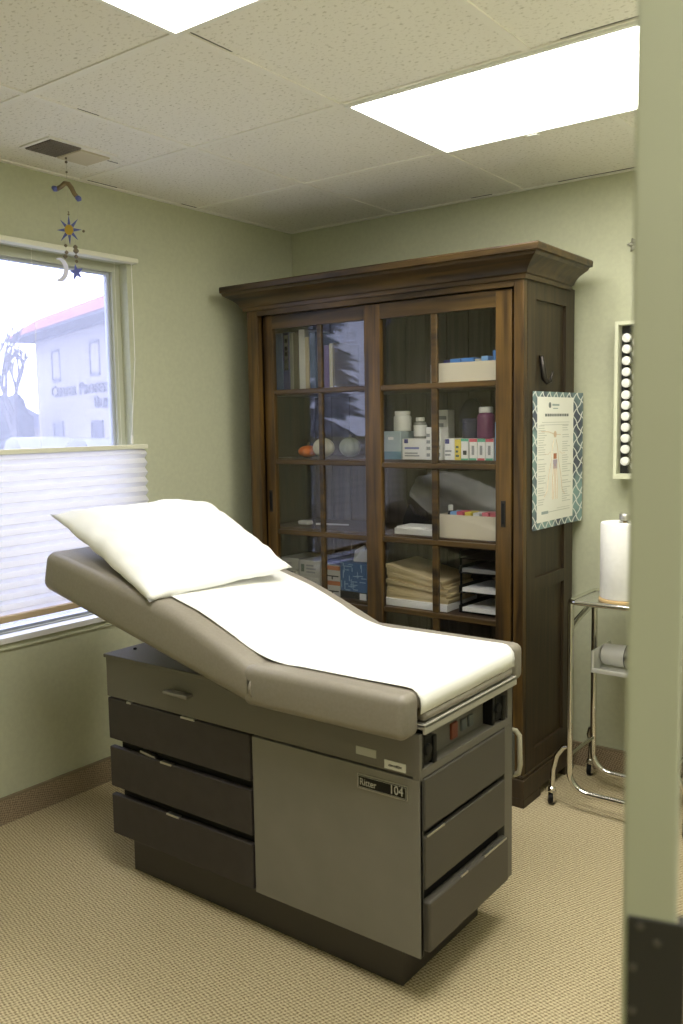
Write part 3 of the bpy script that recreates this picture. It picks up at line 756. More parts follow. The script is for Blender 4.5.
carton('lower white carton with grey print, under its twin', -2.622, -2.497, 3.14, 3.34, .6935, .765, m_carton, [(.1, .25, .3, .75, m_grn)]+lines(3, .35, .9, .25, .85, m_greyp), lg)
carton('upper white carton with grey print, topmost of its stack', -2.620, -2.495, 3.14, 3.34, .7655, .843, m_carton, [(.1, .25, .3, .75, m_grn)]+lines(3, .35, .9, .25, .85, m_greyp), lg)
carton('white carton with navy label at the far left of the fourth shelf', -2.740, -2.628, 3.13, 3.34, .6935, .790, m_carton, [(.1, .8, .35, .95, m_navy)], lg)
carton('plain pale carton on the navy labelled carton', -2.738, -2.632, 3.15, 3.34, .7905, .845, m_carton, lines(2, .2, .8, .3, .7, m_greyp), lg)
og = 'orange topped cartons beside the tissue box'
carton('lower orange and white carton left of the tissue box', -2.461, -2.372, 3.13, 3.33, .6935, .762, m_carton, [(0, 1, .72, 1, m_orange), (.12, .9, .28, .36, m_ink), (.46, .54, .1, .3, m_ink)], og)
carton('upper orange and white carton left of the tissue box', -2.461, -2.372, 3.13, 3.33, .7625, .832, m_carton, [(0, 1, .72, 1, m_orange), (.12, .9, .28, .36, m_ink), (.46, .54, .1, .3, m_ink)], og)
item('blue_pouch', 'flat blue pouch on the orange topped cartons', 'pouch', solid('blue_pouch', (.08, .10, .28)), -2.459, -2.375, 3.14, 3.32, .8325, .858, bev=.008)
t = carton('blue patterned tissue box with a white tissue sticking out', -2.367, -2.221, 3.125, 3.26, .6935, .853, solid('tissue_blue', (.06, .14, .30)),
           [(0, 1, 0, .2, m_ink)], name='tissue_box', cat='tissue box')
m_ltb = solid('light_blue_print', (.28, .42, .58)); mb = MB()
rt_ = random.Random(21)
for k in range(26):
    a, c = rt_.uniform(.02, .8), rt_.uniform(.22, .95)
    if k % 2: bq, d = a+rt_.uniform(.1, .3), c+.022
    else: bq, d = a+.022, c+rt_.uniform(.08, .25)
    bq, d = min(bq, .99), min(d, .985)
    if bq > a and d > c: mb.box(-2.367+.146*a, -2.367+.146*bq, 3.1238-.00002*k, 3.1255, .6935+.16*c, .6935+.16*d)
mb.build('printed_pattern', m_ltb, t)
mb = MB(); pts = [(-2.33, .852), (-2.225, .852), (-2.222, .905), (-2.245, .925), (-2.27, .905), (-2.285, .928), (-2.318, .905)]
mb.prism(pts, 3.185, 3.195, 'Y')
for v in mb.bm.verts: v.co.y += .012*math.sin(v.co.x*90)
mb.build('tissue', m_paper, t)
item('price_tag', 'small white tag at the foot of the tissue box', 'tag', m_sticker, -2.256, -2.221, 3.118, 3.1225, .6935, .722, bev=.0005)
# ---- right door, top: cream bin with blue cartons
m_bin = solid('cream_cardboard', (.68, .62, .47))
def bin_(label, x0, x1, y0, y1, z0, h, group):
    t = thing('cardboard_bin', label, 'bin', ((x0+x1)/2, (y0+y1)/2, z0), group); mb = MB(); w = .004
    mb.box(x0, x1, y0, y0+w, z0, z0+h); mb.box(x0, x1, y1-w, y1, z0, z0+h*1.05); mb.box(x0, x0+w, y0+w, y1-w, z0, z0+h); mb.box(x1-w, x1, y0+w, y1-w, z0, z0+h); mb.box(x0+w, x1-w, y0+w, y1-w, z0, z0+w)
    mb.build('bin_body', m_bin, t); return t
bin_('cream cardboard bin of blue packets on the top right shelf', -1.842, -1.560, 3.105, 3.33, 1.6285, .080, 'cream cardboard bins')
m_blue = solid('bright_blue_carton', (.07, .24, .62)); m_blue2 = solid('pale_blue_carton', (.22, .42, .72))
bl = [('blue packet at the left end of the top bin', -1.834, -1.800, 3.14, .095, m_navy), ('bright blue packet, second from left in the top bin', -1.798, -1.752, 3.13, .097, m_blue),
      ('blue packet in the middle of the top bin', -1.748, -1.690, 3.13, .098, m_blue), ('pale packet right of the middle in the top bin', -1.686, -1.655, 3.13, .092, m_sticker2),
      ('pale blue packet near the right end of the top bin', -1.652, -1.622, 3.12, .100, m_blue2), ('tall blue packet standing highest in the top bin', -1.618, -1.575, 3.15, .122, m_blue)]
for lb, x0, x1, y0, h, m in bl: item('blue_packet', lb, 'packet', m, x0, x1, y0, y0+.12, 1.6330, 1.6285+h, 'packets in the top bin')
item('white_card', 'narrow white card standing left of the top cream bin', 'card', m_sticker, -1.883, -1.866, 3.12, 3.126, 1.6285, 1.706, bev=.0005)
# ---- second shelf right
s2 = 1.3205
def bottle(name, label, x, y, z, r, h, body, cap, capr=.62, lab=None, group=None):
    t = thing(name, label, 'bottle', (x, y, z), group); mb = MB()
    mb.lathe((x, y, z), [(r*.92, 0), (r, .004), (r, h*.68), (r*.9, h*.75), (r*capr, h*.80), (r*capr, h*.82)], 20); mb.build('bottle_body', body, t, smooth=35)
    mb = MB(); mb.lathe((x, y, z), [(r*capr*1.08, h*.815), (r*capr*1.1, h*.82), (r*capr*1.1, h*.98), (r*capr*.95, h)], 20); mb.build('cap', cap, t, smooth=35)
    if lab:
        mb = MB(); mb.lathe((x, y, z), [(r*1.01, h*.1), (r*1.015, h*.11), (r*1.015, h*.62), (r*1.01, h*.63)], 20); mb.build('label_band', lab, t, smooth=35)
    return t
m_wp = solid('white_plastic', (.62, .62, .56), .4)
carton('teal and white carton at the left end of the second right shelf', -2.115, -2.025, 3.11, 3.22, s2, 1.438, solid('pale_teal', (.36, .44, .46)), [(0, 1, 0, .28, solid('teal_print', (.12, .25, .32))), (.3, .6, .7, .8, m_sticker)], 'cartons on the second shelf')
carton('low white carton with blue square logo left of the middle bar', -2.017, -1.900, 3.11, 3.24, s2, 1.407, m_sticker, [(.08, .24, .78, .98, m_navy), (.1, .7, .5, .6, solid('soft_blue_print', (.2, .22, .45)))]+lines(2, .1, .8, .15, .4, m_greyp), 'cartons on the second shelf')
carton('slim white carton left of the middle door bar', -1.895, -1.868, 3.10, 3.16, s2, 1.454, m_sticker, lines(4, .1, .9, .1, .9, m_greyp), 'cartons on the second shelf')
carton('slim white carton right of the middle door bar', -1.846, -1.824, 3.10, 3.16, s2, 1.453, m_sticker, lines(3, .1, .9, .1, .8, m_greyp), 'cartons on the second shelf')
carton('tall white carton stack behind the low blue logo carton', -1.940, -1.880, 3.25, 3.31, s2, 1.525, m_sticker, lines(6, .1, .9, .05, .95, m_greyp), 'cartons on the second shelf')
carton('white carton with blue logo right of the middle bar', -1.815, -1.768, 3.11, 3.24, s2, 1.407, m_sticker, [(.1, .5, .76, .98, m_navy)]+lines(2, .1, .9, .2, .55, m_greyp), 'cartons on the second shelf')
carton('yellow striped carton on the second shelf', -1.767, -1.740, 3.11, 3.24, s2, 1.403, solid('yellow_print', (.72, .58, .10)), lines(3, .2, .8, .15, .8, m_grn), 'cartons on the second shelf')
carton('white and green carton between the yellow and pink cartons', -1.738, -1.706, 3.11, 3.24, s2, 1.406, m_sticker, [(0, 1, .88, 1, solid('mint_print', (.12, .42, .28))), (0, 1, 0, .08, solid('mint_print', (.12, .42, .28))), (.3, .8, .25, .45, m_ink)], 'cartons on the second shelf')
m_pink = solid('pink_print', (.62, .12, .16)); m_mint = solid('mint_print', (.12, .42, .28))
for k, (nm, mm) in enumerate((('leftmost', m_pink), ('middle', m_mint), ('rightmost', m_pink))):
    x0 = -1.700+k*.036; carton('white carton with coloured cap stripe, %s of three under the purple bottle' % nm, x0, x0+.0345, 3.11, 3.22, s2, 1.406, m_sticker,
        [(0, 1, .85, 1, mm), (0, .9, 0, .1, m_mint if k % 2 == 0 else m_pink), (.3, .62, .25, .68, m_greyp)], 'striped cartons under the purple bottle')
bottle('white_jar', 'wide white jar on the teal carton', -2.050, 3.165, 1.4385, .038, .085, m_wp, m_wp, .8)
bottle('small_bottle', 'small white topped bottle on the blue logo carton', -1.965, 3.17, 1.4075, .028, .088, solid('grey_glass', (.22, .22, .2), .2), m_wp, .6, m_sticker)
bottle('supplement_bottle', 'plum purple bottle with white cap on the striped cartons', -1.655, 3.165, 1.4065, .036, .125, solid('plum_plastic', (.14, .03, .09), .35), m_wp, .72)
mb = MB(); mb.lathe((-1.735, 3.19, 1.4065), [(.034, 0), (.036, .004), (.036, .062), (.038, .064), (.038, .078), (.034, .080)], 20)
tag(mb.build('dark_tub', solid('dark_blue_tub', (.035, .035, .07), .4), smooth=35), 'dark blue tub on the cartons left of the purple bottle', 'tub')
item('pale_blue_box', 'pale blue box end at the right edge of the second shelf', 'box', m_blue2, -1.588, -1.545, 3.11, 3.2, s2, 1.47)
t = thing('oval_plaque', 'dark oval wooden plaque leaning at the back of the second shelf', 'plaque', (-1.80, 3.40, 1.3205))
mb = MB(); mb.lathe((-1.845, 3.40, 1.47), [(0, .0), (.060, 0), (.060, .012), (0, .012)], 28, 'Y', sx=1.0, sy=1.75); mb.build('plaque_body', solid('plaque_brown', (.045, .038, .03), .5), t)
mb = MB(); mb.lathe((-1.845, 3.39, 1.47), [(.048, 0), (.060, .004), (.060, .012), (.048, .012)], 28, 'Y', sx=1.0, sy=1.75); mb.build('plaque_rim', solid('plaque_rim', (.02, .018, .015), .35), t, smooth=30)
mb = MB(); mb.box(-1.86, -1.83, 3.402, 3.44, 1.3205, 1.37, .002); mb.build('stand', m_black, t)
# ---- third shelf right
s3 = 1.0035
t = bin_('cream cardboard bin of small packets on the third right shelf', -1.842, -1.560, 3.105, 3.26, s3, .095, 'cream cardboard bins')
sm = [('dark dropper bottle', -1.815, m_ink, .108), ('blue packet', -1.785, m_blue2, .105), ('red packet', -1.755, m_pink, .107), ('yellow packet', -1.718, solid('yellow_print', (.72, .58, .10)), .106), ('white packet', -1.68, m_sticker, .104), ('pink packet', -1.640, m_pink, .107), ('second pink packet', -1.603, m_pink, .106)]
for nm, x, m, h in sm:
    if 'dropper' in nm: bottle('dropper_bottle', 'small dropper bottle at the left end of the lower cream bin', x, 3.16, s3+.005, .013, .125, m_ink, m_wp, .7)
    else: item('small_packet', {'second pink packet': 'pink packet at the right end of the lower cream bin', 'pink packet': 'pink packet next to the right end of the lower cream bin'}.get(nm, nm+' in the lower cream bin'), 'packet', m, x-.016, x+.014, 3.13, 3.2, s3+.0045, s3+h, 'small packets in the lower bin')
t = thing('paper_pad', 'low stack of white paper pads left of the lower cream bin', 'paper pad', (-1.96, 3.17, s3))
mb = MB(); mb.box(-2.062, -1.872, 3.11, 3.24, s3, s3+.026, .002); mb.build('pad', m_sticker, t)
mb = MB(); mb.box(-2.055, -1.92, 3.115, 3.235, s3+.026, s3+.033, .001, rot=Matrix.Rotation(.05, 3, 'Z')); mb.build('loose_sheet', m_paper, t)
# grey garment bag draped on the shelf
mb = MB(); nu, nv = 30, 16; W = [(-2.112, 1.232), (-2.02, 1.245), (-1.93, 1.255), (-1.80, 1.268), (-1.72, 1.283), (-1.66, 1.268), (-1.585, 1.235), (-1.46, 1.17)]
def ht(x):
    for (xa, za), (xb, zb) in zip(W, W[1:]):
        if x <= xb: return za+(zb-za)*(x-xa)/(xb-xa)
    return W[-1][1]
rows = []
for i in range(nu+1):
    x = -2.112+(2.112-1.46)*i/nu; zt = ht(x); row = []
    zb = 1.150-(x+2.112)*.62 if x < -1.88 else 1.006
    zb = max(1.006, zb)
    for j in range(nv+1):
        f = j/nv; z = zb+(zt-zb)*f; y = 3.298+.10*f**1.5+.010*math.sin(x*26+f*3)+noise.noise(Vector((x*9, f*4, 2)))*.02
        row.append(mb.bm.verts.new((x, y, z)))
    row.append(mb.bm.verts.new((x, min(3.436, row[-1].co.y+.03), zt-.006))); rows.append(row)
for a, bq in zip(rows, rows[1:]):
    for j in range(nv+1): mb.bm.faces.new((a[j], a[j+1], bq[j+1], bq[j]))
o = mb.build('fabric_bag', noisy(mat('grey_fabric', (.26, .25, .22), .8), (.23, .22, .19), (.29, .28, .25), nscale=6), smooth='all')
o.modifiers.new('thick', 'SOLIDIFY').thickness = .003; tag(o, 'large grey fabric bag sagging behind the lower cream bin', 'bag')
mb = MB(); mb.prism([(-2.118, s3), (-2.108, 1.06), (-2.080, 1.115), (-2.055, 1.075), (-1.90, 1.025), (-1.86, s3)], 3.255, 3.275, 'Y'); tag(mb.build('black_case', m_black), 'black pointed case under the grey fabric bag', 'case')
# ---- fourth shelf right: folders and letter trays
s4 = .6935
m_folder = noisy(mat('manila', (.62, .50, .28), .7), (.58, .46, .25), (.66, .54, .32), nscale=4)
item('paper_stack', 'white paper stack under the manila folders', 'paper', m_paper, -2.110, -1.800, 3.10, 3.36, s4, s4+.030, bev=.001)
fz = s4+.0305
for k in range(9):
    th = .0125; lx, rx = -2.108+random.uniform(0, .006), -1.812+random.uniform(-.02, .02)
    mb = MB(); dz = .0055*k     # left ends fan out
    y0 = 3.105+random.uniform(0, .012)
    A = [(lx, fz), (rx, fz), (rx, fz+.0085), (lx, fz+th+.004)]
    bm = mb.bm; mb.prism([(lx, fz+(.0062*k if k else 0)), (rx, fz), (rx, fz+.0098), (lx, fz+.0098+.0062*(k+1)-.0008)], y0, 3.36, 'Y')
    lab = ['lowest manila folder on the white paper stack', 'second manila folder from the bottom of the pile', 'third manila folder from the bottom of the pile', 'fourth manila folder from the bottom of the pile', 'middle manila folder of the pile', 'fourth manila folder from the top of the pile', 'third manila folder from the top of the pile', 'second manila folder from the top of the pile', 'topmost manila folder of the pile'][k]
    tag(mb.build('manila_folder', m_folder), lab, 'folder', 'manila folders')
    fz += .0102
t = thing('letter_tray', 'black tiered letter tray holding papers on the fourth right shelf', 'letter tray', (-1.60, 3.22, s4))
for z in (s4+.004, s4+.085, s4+.165, s4+.225):
    mb = MB(); mb.box(-1.755, -1.455, 3.12, 3.40, z, z+.004); mb.box(-1.755, -1.751, 3.12, 3.40, z, z+.03); mb.box(-1.459, -1.455, 3.12, 3.40, z, z+.03); mb.build('tray', m_black, t)
mb = MB()
for x in (-1.757, -1.455):
    for y in (3.14, 3.38): mb.box(x-.004, x+.002, y, y+.008, s4, s4+.26)
mb.build('upright', m_black, t)
for z, lb in ((s4+.0085, 'white papers in the lowest letter tray'), (s4+.0895, 'white papers in the second letter tray'), (s4+.1695, 'grey papers in the third letter tray')):
    mb = MB(); mb.prism([(3.112, z+.004), (3.36, z), (3.36, z+.014), (3.112, z+.020)], -1.735, -1.475, 'X'); tag(mb.build('paper_sheaf', m_paper if 'white' in lb else solid('grey_paper', (.2, .2, .2))), lb, 'paper', 'papers in the letter tray')
item('blue_folder', 'blue flat box at the bottom right behind the glass', 'box', solid('blue_folder', (.06, .10, .20)), -1.66, -1.47, 3.12, 3.35, .3805, .50)

# ------------------------------------------------------------------ poster on the cabinet side
m_lattice = mat('lattice_print', (.12, .2, .22), .5)
N, L, b = nodes(m_lattice)
tc = N.new('ShaderNodeTexCoord'); sp = N.new('ShaderNodeSeparateXYZ'); L.new(tc.outputs['Object'], sp.inputs[0])
def M_(op, a, v=None, bb=None):
    n = N.new('ShaderNodeMath'); n.operation = op
    L.new(a, n.inputs[0])
    if bb is not None: L.new(bb, n.inputs[1])
    elif v is not None: n.inputs[1].default_value = v
    return n.outputs[0]
yy = M_('MULTIPLY', sp.outputs[1], 1/.062); zz = M_('MULTIPLY', sp.outputs[2], 1/.062)
wv = M_('MULTIPLY', M_('SINE', M_('MULTIPLY', sp.outputs[2], 2*PI/.062)), .10)
l1 = M_('ABSOLUTE', M_('SUBTRACT', M_('FRACT', M_('ADD', yy, bb=M_('ADD', zz, bb=wv))), .5))
l2 = M_('ABSOLUTE', M_('SUBTRACT', M_('FRACT', M_('SUBTRACT', yy, bb=M_('SUBTRACT', zz, bb=wv))), .5))
mn = M_('LESS_THAN', M_('MINIMUM', l1, bb=l2), .07)
grad = N.new('ShaderNodeTexNoise'); grad.inputs['Scale'].default_value = 6; L.new(tc.outputs['Object'], grad.inputs['Vector'])
rp = N.new('ShaderNodeValToRGB'); e = rp.color_ramp.elements; e[0].position = .42; e[1].position = .6; e[0].color = (.06, .07, .11, 1); e[1].color = (.22, .34, .34, 1)
L.new(grad.outputs['Fac'], rp.inputs['Fac'])
mxr = N.new('ShaderNodeMixRGB'); L.new(mn, mxr.inputs[0]); L.new(rp.outputs['Color'], mxr.inputs[1]); mxr.inputs[2].default_value = (.72, .74, .72, 1)
L.new(mxr.outputs[0], b.inputs['Base Color'])
PO = thing('poster', 'anatomy poster with blue lattice border taped to the cabinet side', 'poster', (KX1+.006, 3.27, 1.055))
PA, PB, PZ0, PZ1 = 3.062, 3.500, 1.058, 1.583
def px_(y):     # the right edge curls away from the wood
    f = (y-PA)/(PB-PA); return KX1+.005+.020*max(0, f-.6)/.4*max(0, f-.6)/.4+.004*math.sin(f*PI)
def psheet(mb, y0, y1, z0, z1, off, n=12, t=.0006):
    g = []
    for i in range(n+1):
        y = y0+(y1-y0)*i/n; x = px_(y)+off; g.append([mb.bm.verts.new((x, y, z0)), mb.bm.verts.new((x, y, z1)), mb.bm.verts.new((x-t, y, z1)), mb.bm.verts.new((x-t, y, z0))])
    for a, bq in zip(g, g[1:]):
        for k in range(4): mb.bm.faces.new((a[k], a[(k+1) % 4], bq[(k+1) % 4], bq[k]))
    mb.bm.faces.new(g[0][::-1]); mb.bm.faces.new(g[-1])
mb = MB(); psheet(mb, PA, PB, PZ0, PZ1, 0); sheet = mb.build('border_sheet', m_lattice, PO)
iy0, iy1, iz0, iz1 = PA+.036, PB-.075, 1.084, 1.563
mb = MB(); psheet(mb, iy0, iy1, iz0, iz1, .0009); inner = mb.build('printed_sheet', mat('poster_white', (.86, .85, .80), .5), PO)
def pink(items, name, m):
    mb = MB()
    for (a, bq, c, d) in items: psheet(mb, iy0+(iy1-iy0)*a, iy0+(iy1-iy0)*bq, iz0+(iz1-iz0)*c, iz0+(iz1-iz0)*d, .0014, 2, .0004)
    mb.build(name, m, PO)
m_tx = solid('poster_text', (.58, .58, .55)); m_txd = solid('poster_title', (.16, .18, .18)); m_fig = solid('figure_line', (.66, .50, .36)); m_figb = solid('figure_heart', (.42, .16, .08)); m_figv = solid('figure_belly', (.42, .36, .45))
rr = random.Random(4); it = []
for side in ((.03, .25), (.70, .95)):
    for k in range(34):
        if rr.random() < .85:
            z = .14+k*.019; it.append((side[0], side[0]+(side[1]-side[0])*rr.uniform(.55, 1), z, z+.006))
it += [(.12, .9, .795, .800), (.08, .88, .775, .780), (.3, .92, .07, .076), (.55, .92, .09, .094)]
pink(it, 'body_text', m_tx)
tit = []; yq = .2
while yq < .86: wq = rr.uniform(.025, .06); tit.append((yq, min(.87, yq+wq), .845, .866)); yq += wq+.012
pink(tit, 'title_text', m_txd)
pink([(.40, .60, .930, .945), (.42, .56, .905, .913), (.12, .30, .062, .085)], 'logo_text', solid('logo_grey', (.35, .42, .42)))
mb = MB()
def fig(pts, r):
    mb.tube([(px_(iy0+(iy1-iy0)*a)+.0016, iy0+(iy1-iy0)*a, iz0+(iz1-iz0)*c) for a, c in pts], r, 5)
fig([(.10, .725), (.30, .722), (.47, .70), (.64, .695)], .0011)
for s_ in (-1, 1):
    fig([(.48+s_*.03, .66), (.48+s_*.07, .60), (.48+s_*.10, .50), (.48+s_*.17, .38), (.48+s_*.22, .24), (.48+s_*.30, .20)], .0009)
    fig([(.48+s_*.04, .46), (.48+s_*.07, .32), (.48+s_*.07, .17)], .0012); fig([(.48+s_*.01, .44), (.48+s_*.02, .30), (.48+s_*.03, .17)], .0010)
    fig([(.48+s_*.13, .56), (.48+s_*.2, .54), (.48+s_*.3, .545)], .0006)
mb.lathe((px_(3.25)+.0012, iy0+(iy1-iy0)*.48, iz0+(iz1-iz0)*.70), [(0, 0), (.013, .0), (.013, .0008), (0, .0008)], 14, 'X')
mb.build('figure_outline', m_fig, PO)
pink([(.44, .53, .50, .545)], 'figure_heart', m_figb); pink([(.43, .55, .42, .495)], 'figure_belly', m_figv)
mb = MB(); mb.lathe((px_(3.2)+.0012, iy0+(iy1-iy0)*.33, iz0+(iz1-iz0)*.935), [(.007, 0), (.011, 0), (.011, .0008), (.007, .0008)], 16, 'X'); mb.build('logo_ring', m_txd, PO)

# ------------------------------------------------------------------ bottle rack on back wall
RY = 3.435; RX0, RX1, RZ0, RZ1 = -1.236, -1.105, 1.238, 1.852
m_rack = mat('pale_green_rack', (.66, .67, .50), .5)
RK = thing('bottle_rack', 'pale wooden wall rack full of small white capped bottles', 'rack', ((RX0+RX1)/2, 3.51, RZ0))
mb = MB(); w = .014
mb.box(RX0, RX0+w, RY, YB, RZ0, RZ1, .001); mb.box(RX1-w, RX1, RY, YB, RZ0, RZ1, .001); mb.box(RX0+w, RX1-w, RY, YB, RZ0, RZ0+.02, .001); mb.box(RX0+w, RX1-w, RY, YB, RZ1-w, RZ1, .001)
mb.build('rack_frame', m_rack, RK)
mb = MB(); mb.box(RX0+w, RX1-w, RY+.045, YB-.002, RZ0+.02, RZ1-w); mb.build('rack_back', solid('rack_dark', (.02, .02, .02)), RK)
m_cap = mat('white_cap', (.85, .85, .80), .35)
def vial(x, z, label):
    t = thing('small_vial', label, 'bottle', (x, RY+.02, z), 'white capped bottles in the wall rack')
    mb = MB(); mb.lathe((x, RY+.006, z), [(.012, 0), (.0168, .002), (.0172, .006), (.0172, .018)], 18, 'Y'); mb.build('cap', m_cap, t, smooth=40)
    mb = MB(); mb.lathe((x, RY+.024, z), [(.014, 0), (.0155, .002), (.0155, .021)], 16, 'Y'); mb.build('vial_body', solid('amber_glass', (.06, .03, .01), .2), t)
    return t
ordn = ['topmost', 'second', 'third', 'fourth', 'fifth', 'sixth', 'seventh', 'eighth', 'ninth', 'tenth', 'eleventh', 'lowest']
z1s = [1.788-(y-338.5)*.00392 for y in (338.5, 349.4, 361, 372, 383, 394.7, 405, 416, 427, 438, 449, 461)]
z2s = [1.788-(y-338.5)*.00392 for y in (343, 354.5, 377, 388, 399, 410, 422, 433, 443.5, 455, 465.6)]
first = None
for cx, zs, cn, o_ in ((-1.193, z1s, 'left', ordn), (-1.152, z2s, 'right', ordn[:10]+['lowest'])):
    for k, z in enumerate(zs):
        lb = '%s white capped bottle in the %s column of the wall rack' % (o_[k] if o_[k] in ('topmost', 'lowest') else o_[k]+' from top', cn)
        if first is None: first = vial(cx, z, lb)
        else: dup(first, (cx, RY+.02, z), lb)
# leaf ornament
mb = MB()
for (a, l) in ((R(170), .034), (R(120), .03), (R(230), .03), (R(60), .026), (R(10), .03), (R(300), .028)):
    c, s_ = math.cos(a), math.sin(a); base = Vector((-1.185, YB-.004, 2.150))
    mb.tube([base, base+Vector((c*l*.5, -.010, s_*l*.5)), base+Vector((c*l, -.004, s_*l))], [.003, .010, .002], 7)
mb.lathe((-1.185, YB-.012, 2.150), [(.006, 0), (.009, .006), (.009, .0115)], 10, 'Y')
tag(mb.build('leaf_ornament', mat('pewter', (.35, .34, .28), .4, .5), smooth='all'), 'small pewter leaf ornament high on the back wall', 'ornament')

# ------------------------------------------------------------------ chrome cart
CT = thing('utility_cart', 'chrome tube cart on casters beside the wooden cabinet', 'cart', (-1.0, 3.2, 0))
cx0, cx1, cyf, cyb = -1.258, -.90, 3.078, 3.318
def arc(c, r, a0, a1, n, f): return [f(c[0]+r*math.cos(a0+(a1-a0)*k/n), c[1]+r*math.sin(a0+(a1-a0)*k/n)) for k in range(n+1)]
for y, nm in ((cyf, 'front_frame'), (cyb, 'rear_frame')):
    f = lambda u, v, y=y: (u, y, v)
    pts = [(cx0, y, .80)]+[(cx0, y, .4)]+arc((cx0+.075, .150), .075, PI, 1.5*PI, 7, f)+arc((cx1-.075, .150), .075, 1.5*PI, 2*PI, 7, f)+[(cx1, y, .80)]
    mb = MB(); mb.tube(pts, .0120, 12); mb.build(nm, m_chrome, CT, smooth=50)
for x in (cx0, cx1):
    mb = MB(); mb.tube([(x, cyf, .21), (x, (cyf+cyb)/2, .212), (x, cyb, .21)], .008, 8); mb.build('cross_tube', m_chrome, CT, smooth=50)
    mb = MB(); mb.tube([(x, cyf, .700), (x, cyf+.06, .722), (x, cyb-.06, .752), (x, cyb, .758)], .011, 8); mb.build('cross_tube', m_chrome, CT, smooth=50)
# top shelf: rim + glass-like steel sheet
mb = MB(); mb.box(cx0+.004, cx1-.004, cyf-.006, cyb+.024, .797, .803, .002); mb.build('top_shelf', mat('shelf_steel', (.55, .55, .5), .25, .8), CT)
mb = MB(); a, bq, c, d = cx0-.008, cx1+.008, cyf-.014, cyb+.032; r = .04
g = lambda u, v: (u, v, .803)
pts = arc((a+r, c+r), r, PI, 1.5*PI, 5, g)+arc((bq-r, c+r), r, 1.5*PI, 2*PI, 5, g)+arc((bq-r, d-r), r, 0, .5*PI, 5, g)+arc((a+r, d-r), r, .5*PI, PI, 5, g); pts.append(pts[0])
mb.tube(pts, .0095, 8); mb.build('shelf_rim', m_chrome, CT, smooth=50)
# lower tray hung from the rear frame
mb = MB(); tx0, tx1, ty0, ty1, tz = -1.205, -.925, 3.145, 3.335, .525
mb.box(tx0, tx1, ty0, ty1, tz, tz+.006, .002); mb.box(tx0, tx1, ty0, ty0+.008, tz, tz+.018, .003); mb.box(tx0, tx0+.010, ty0, ty1, tz, tz+.085, .004); mb.box(tx1-.01, tx1, ty0, ty1, tz, tz+.085, .004); mb.build('lower_tray', mat('pale_tray', (.7, .7, .65), .35, .3), CT)
mb = MB(); mb.box(cx0-.004, tx0+.01, cyb-.012, cyb+.008, tz+.03, tz+.05, .002); mb.box(tx1-.01, cx1+.004, cyb-.012, cyb+.008, tz+.03, tz+.05, .002); mb.build('tray_bracket', m_chrome, CT)
def caster(x, y, ay, sgn):
    # curved arm from the upright out to the caster
    mb = MB(); mb.tube([(x, ay, .245), (x-sgn*.025, ay+(y-ay)*.2, .238), (x-sgn*.052, ay+(y-ay)*.5, .20), (x-sgn*.068, y, .14), (x-sgn*.072, y, .062)], .0095, 10); p = mb.build('caster_arm', m_chrome, CT, smooth=50)
    mb = MB(); xx = x-sgn*.072
    mb.lathe((xx, y, .052), [(.013, 0), (.014, .004), (.014, .014), (.009, .020)], 12); mb.box(xx-.014, xx-.010, y-.012, y+.012, .014, .054); mb.box(xx+.010, xx+.014, y-.012, y+.012, .014, .054); mb.build('caster_fork', m_chrome, p)
    mb = MB(); mb.lathe((xx, y, .021), [(.012, -.009), (.021, -.008), (.021, .008), (.012, .009)], 18, 'X'); mb.build('caster_wheel', m_black, p, smooth=40)
caster(cx0, cyf+.006, cyf, 1); caster(cx1, cyf+.006, cyf, -1); 
caster(cx0, cyb+.12, cyb, .8); caster(cx1, cyb+.12, cyb, -.8)
# paper towel holder and roll on the cart
TX, TYc = -1.098, 3.185
t = thing('paper_towel_holder', 'wooden based upright towel holder with a steel knob', 'holder', (TX, TYc, .8035))
mb = MB(); mb.lathe((TX, TYc, .8035), [(.086, 0), (.090, .004), (.090, .011), (.085, .014)], 32); mb.build('base', solid('pale_wood', (.55, .38, .18), .4), t, smooth=40)
mb = MB(); mb.lathe((TX, TYc, .8175), [(.007, 0), (.007, .285)], 12); mb.build('rod', solid('pale_wood_rod', (.5, .36, .18), .4), t, smooth=40)
mb = MB(); mb.lathe((TX, TYc, 1.1025), [(.016, 0), (.021, .003), (.021, .022), (.018, .026)], 18); mb.build('knob', m_metal, t, smooth=40)
mb = MB(); mb.lathe((TX, TYc, .8180), [(.021, 0), (.083, 0), (.086, .004), (.086, .274), (.083, .279), (.021, .279), (.021, 0.0002)], 36)
tag(mb.build('paper_towel_roll', noisy(mat('towel_paper', (.86, .85, .82), .85), (.84, .83, .80), (.88, .87, .84), nscale=60, bump=.3, bdist=.002), smooth=40), 'white paper towel roll standing on top of the chrome cart', 'paper towel')
# flared steel canister lying in the lower tray
t = thing('steel_canister', 'brushed steel bell shaped canister lying in the lower cart tray', 'lamp', (-1.1, 3.24, tz+.006))
mb = MB(); zc = tz+.006+.048
mb.lathe((-1.19, 3.24, zc), [(.036, 0), (.040, .006), (.043, .085), (.044, .090)], 24, 'X'); mb.build('barrel', mat('satin_silver', (.80, .79, .76), .4, .3), t, smooth=40)
mb = MB(); mb.lathe((-1.099, 3.24, zc), [(.0440, 0), (.045, .004), (.046, .04)], 24, 'X'); mb.lathe((-1.06, 3.24, zc+.010), [(.046, 0), (.058, .05), (.060, .12), (.058, .122), (.05, .06), (.03, .01)], 24, 'X'); mb.build('bell', m_metal, t, smooth=40)
mb = MB(); mb.lathe((-1.1005, 3.24, zc), [(.0445, 0), (.0445, .003)], 24, 'X'); mb.build('seam_ring', m_black, t)

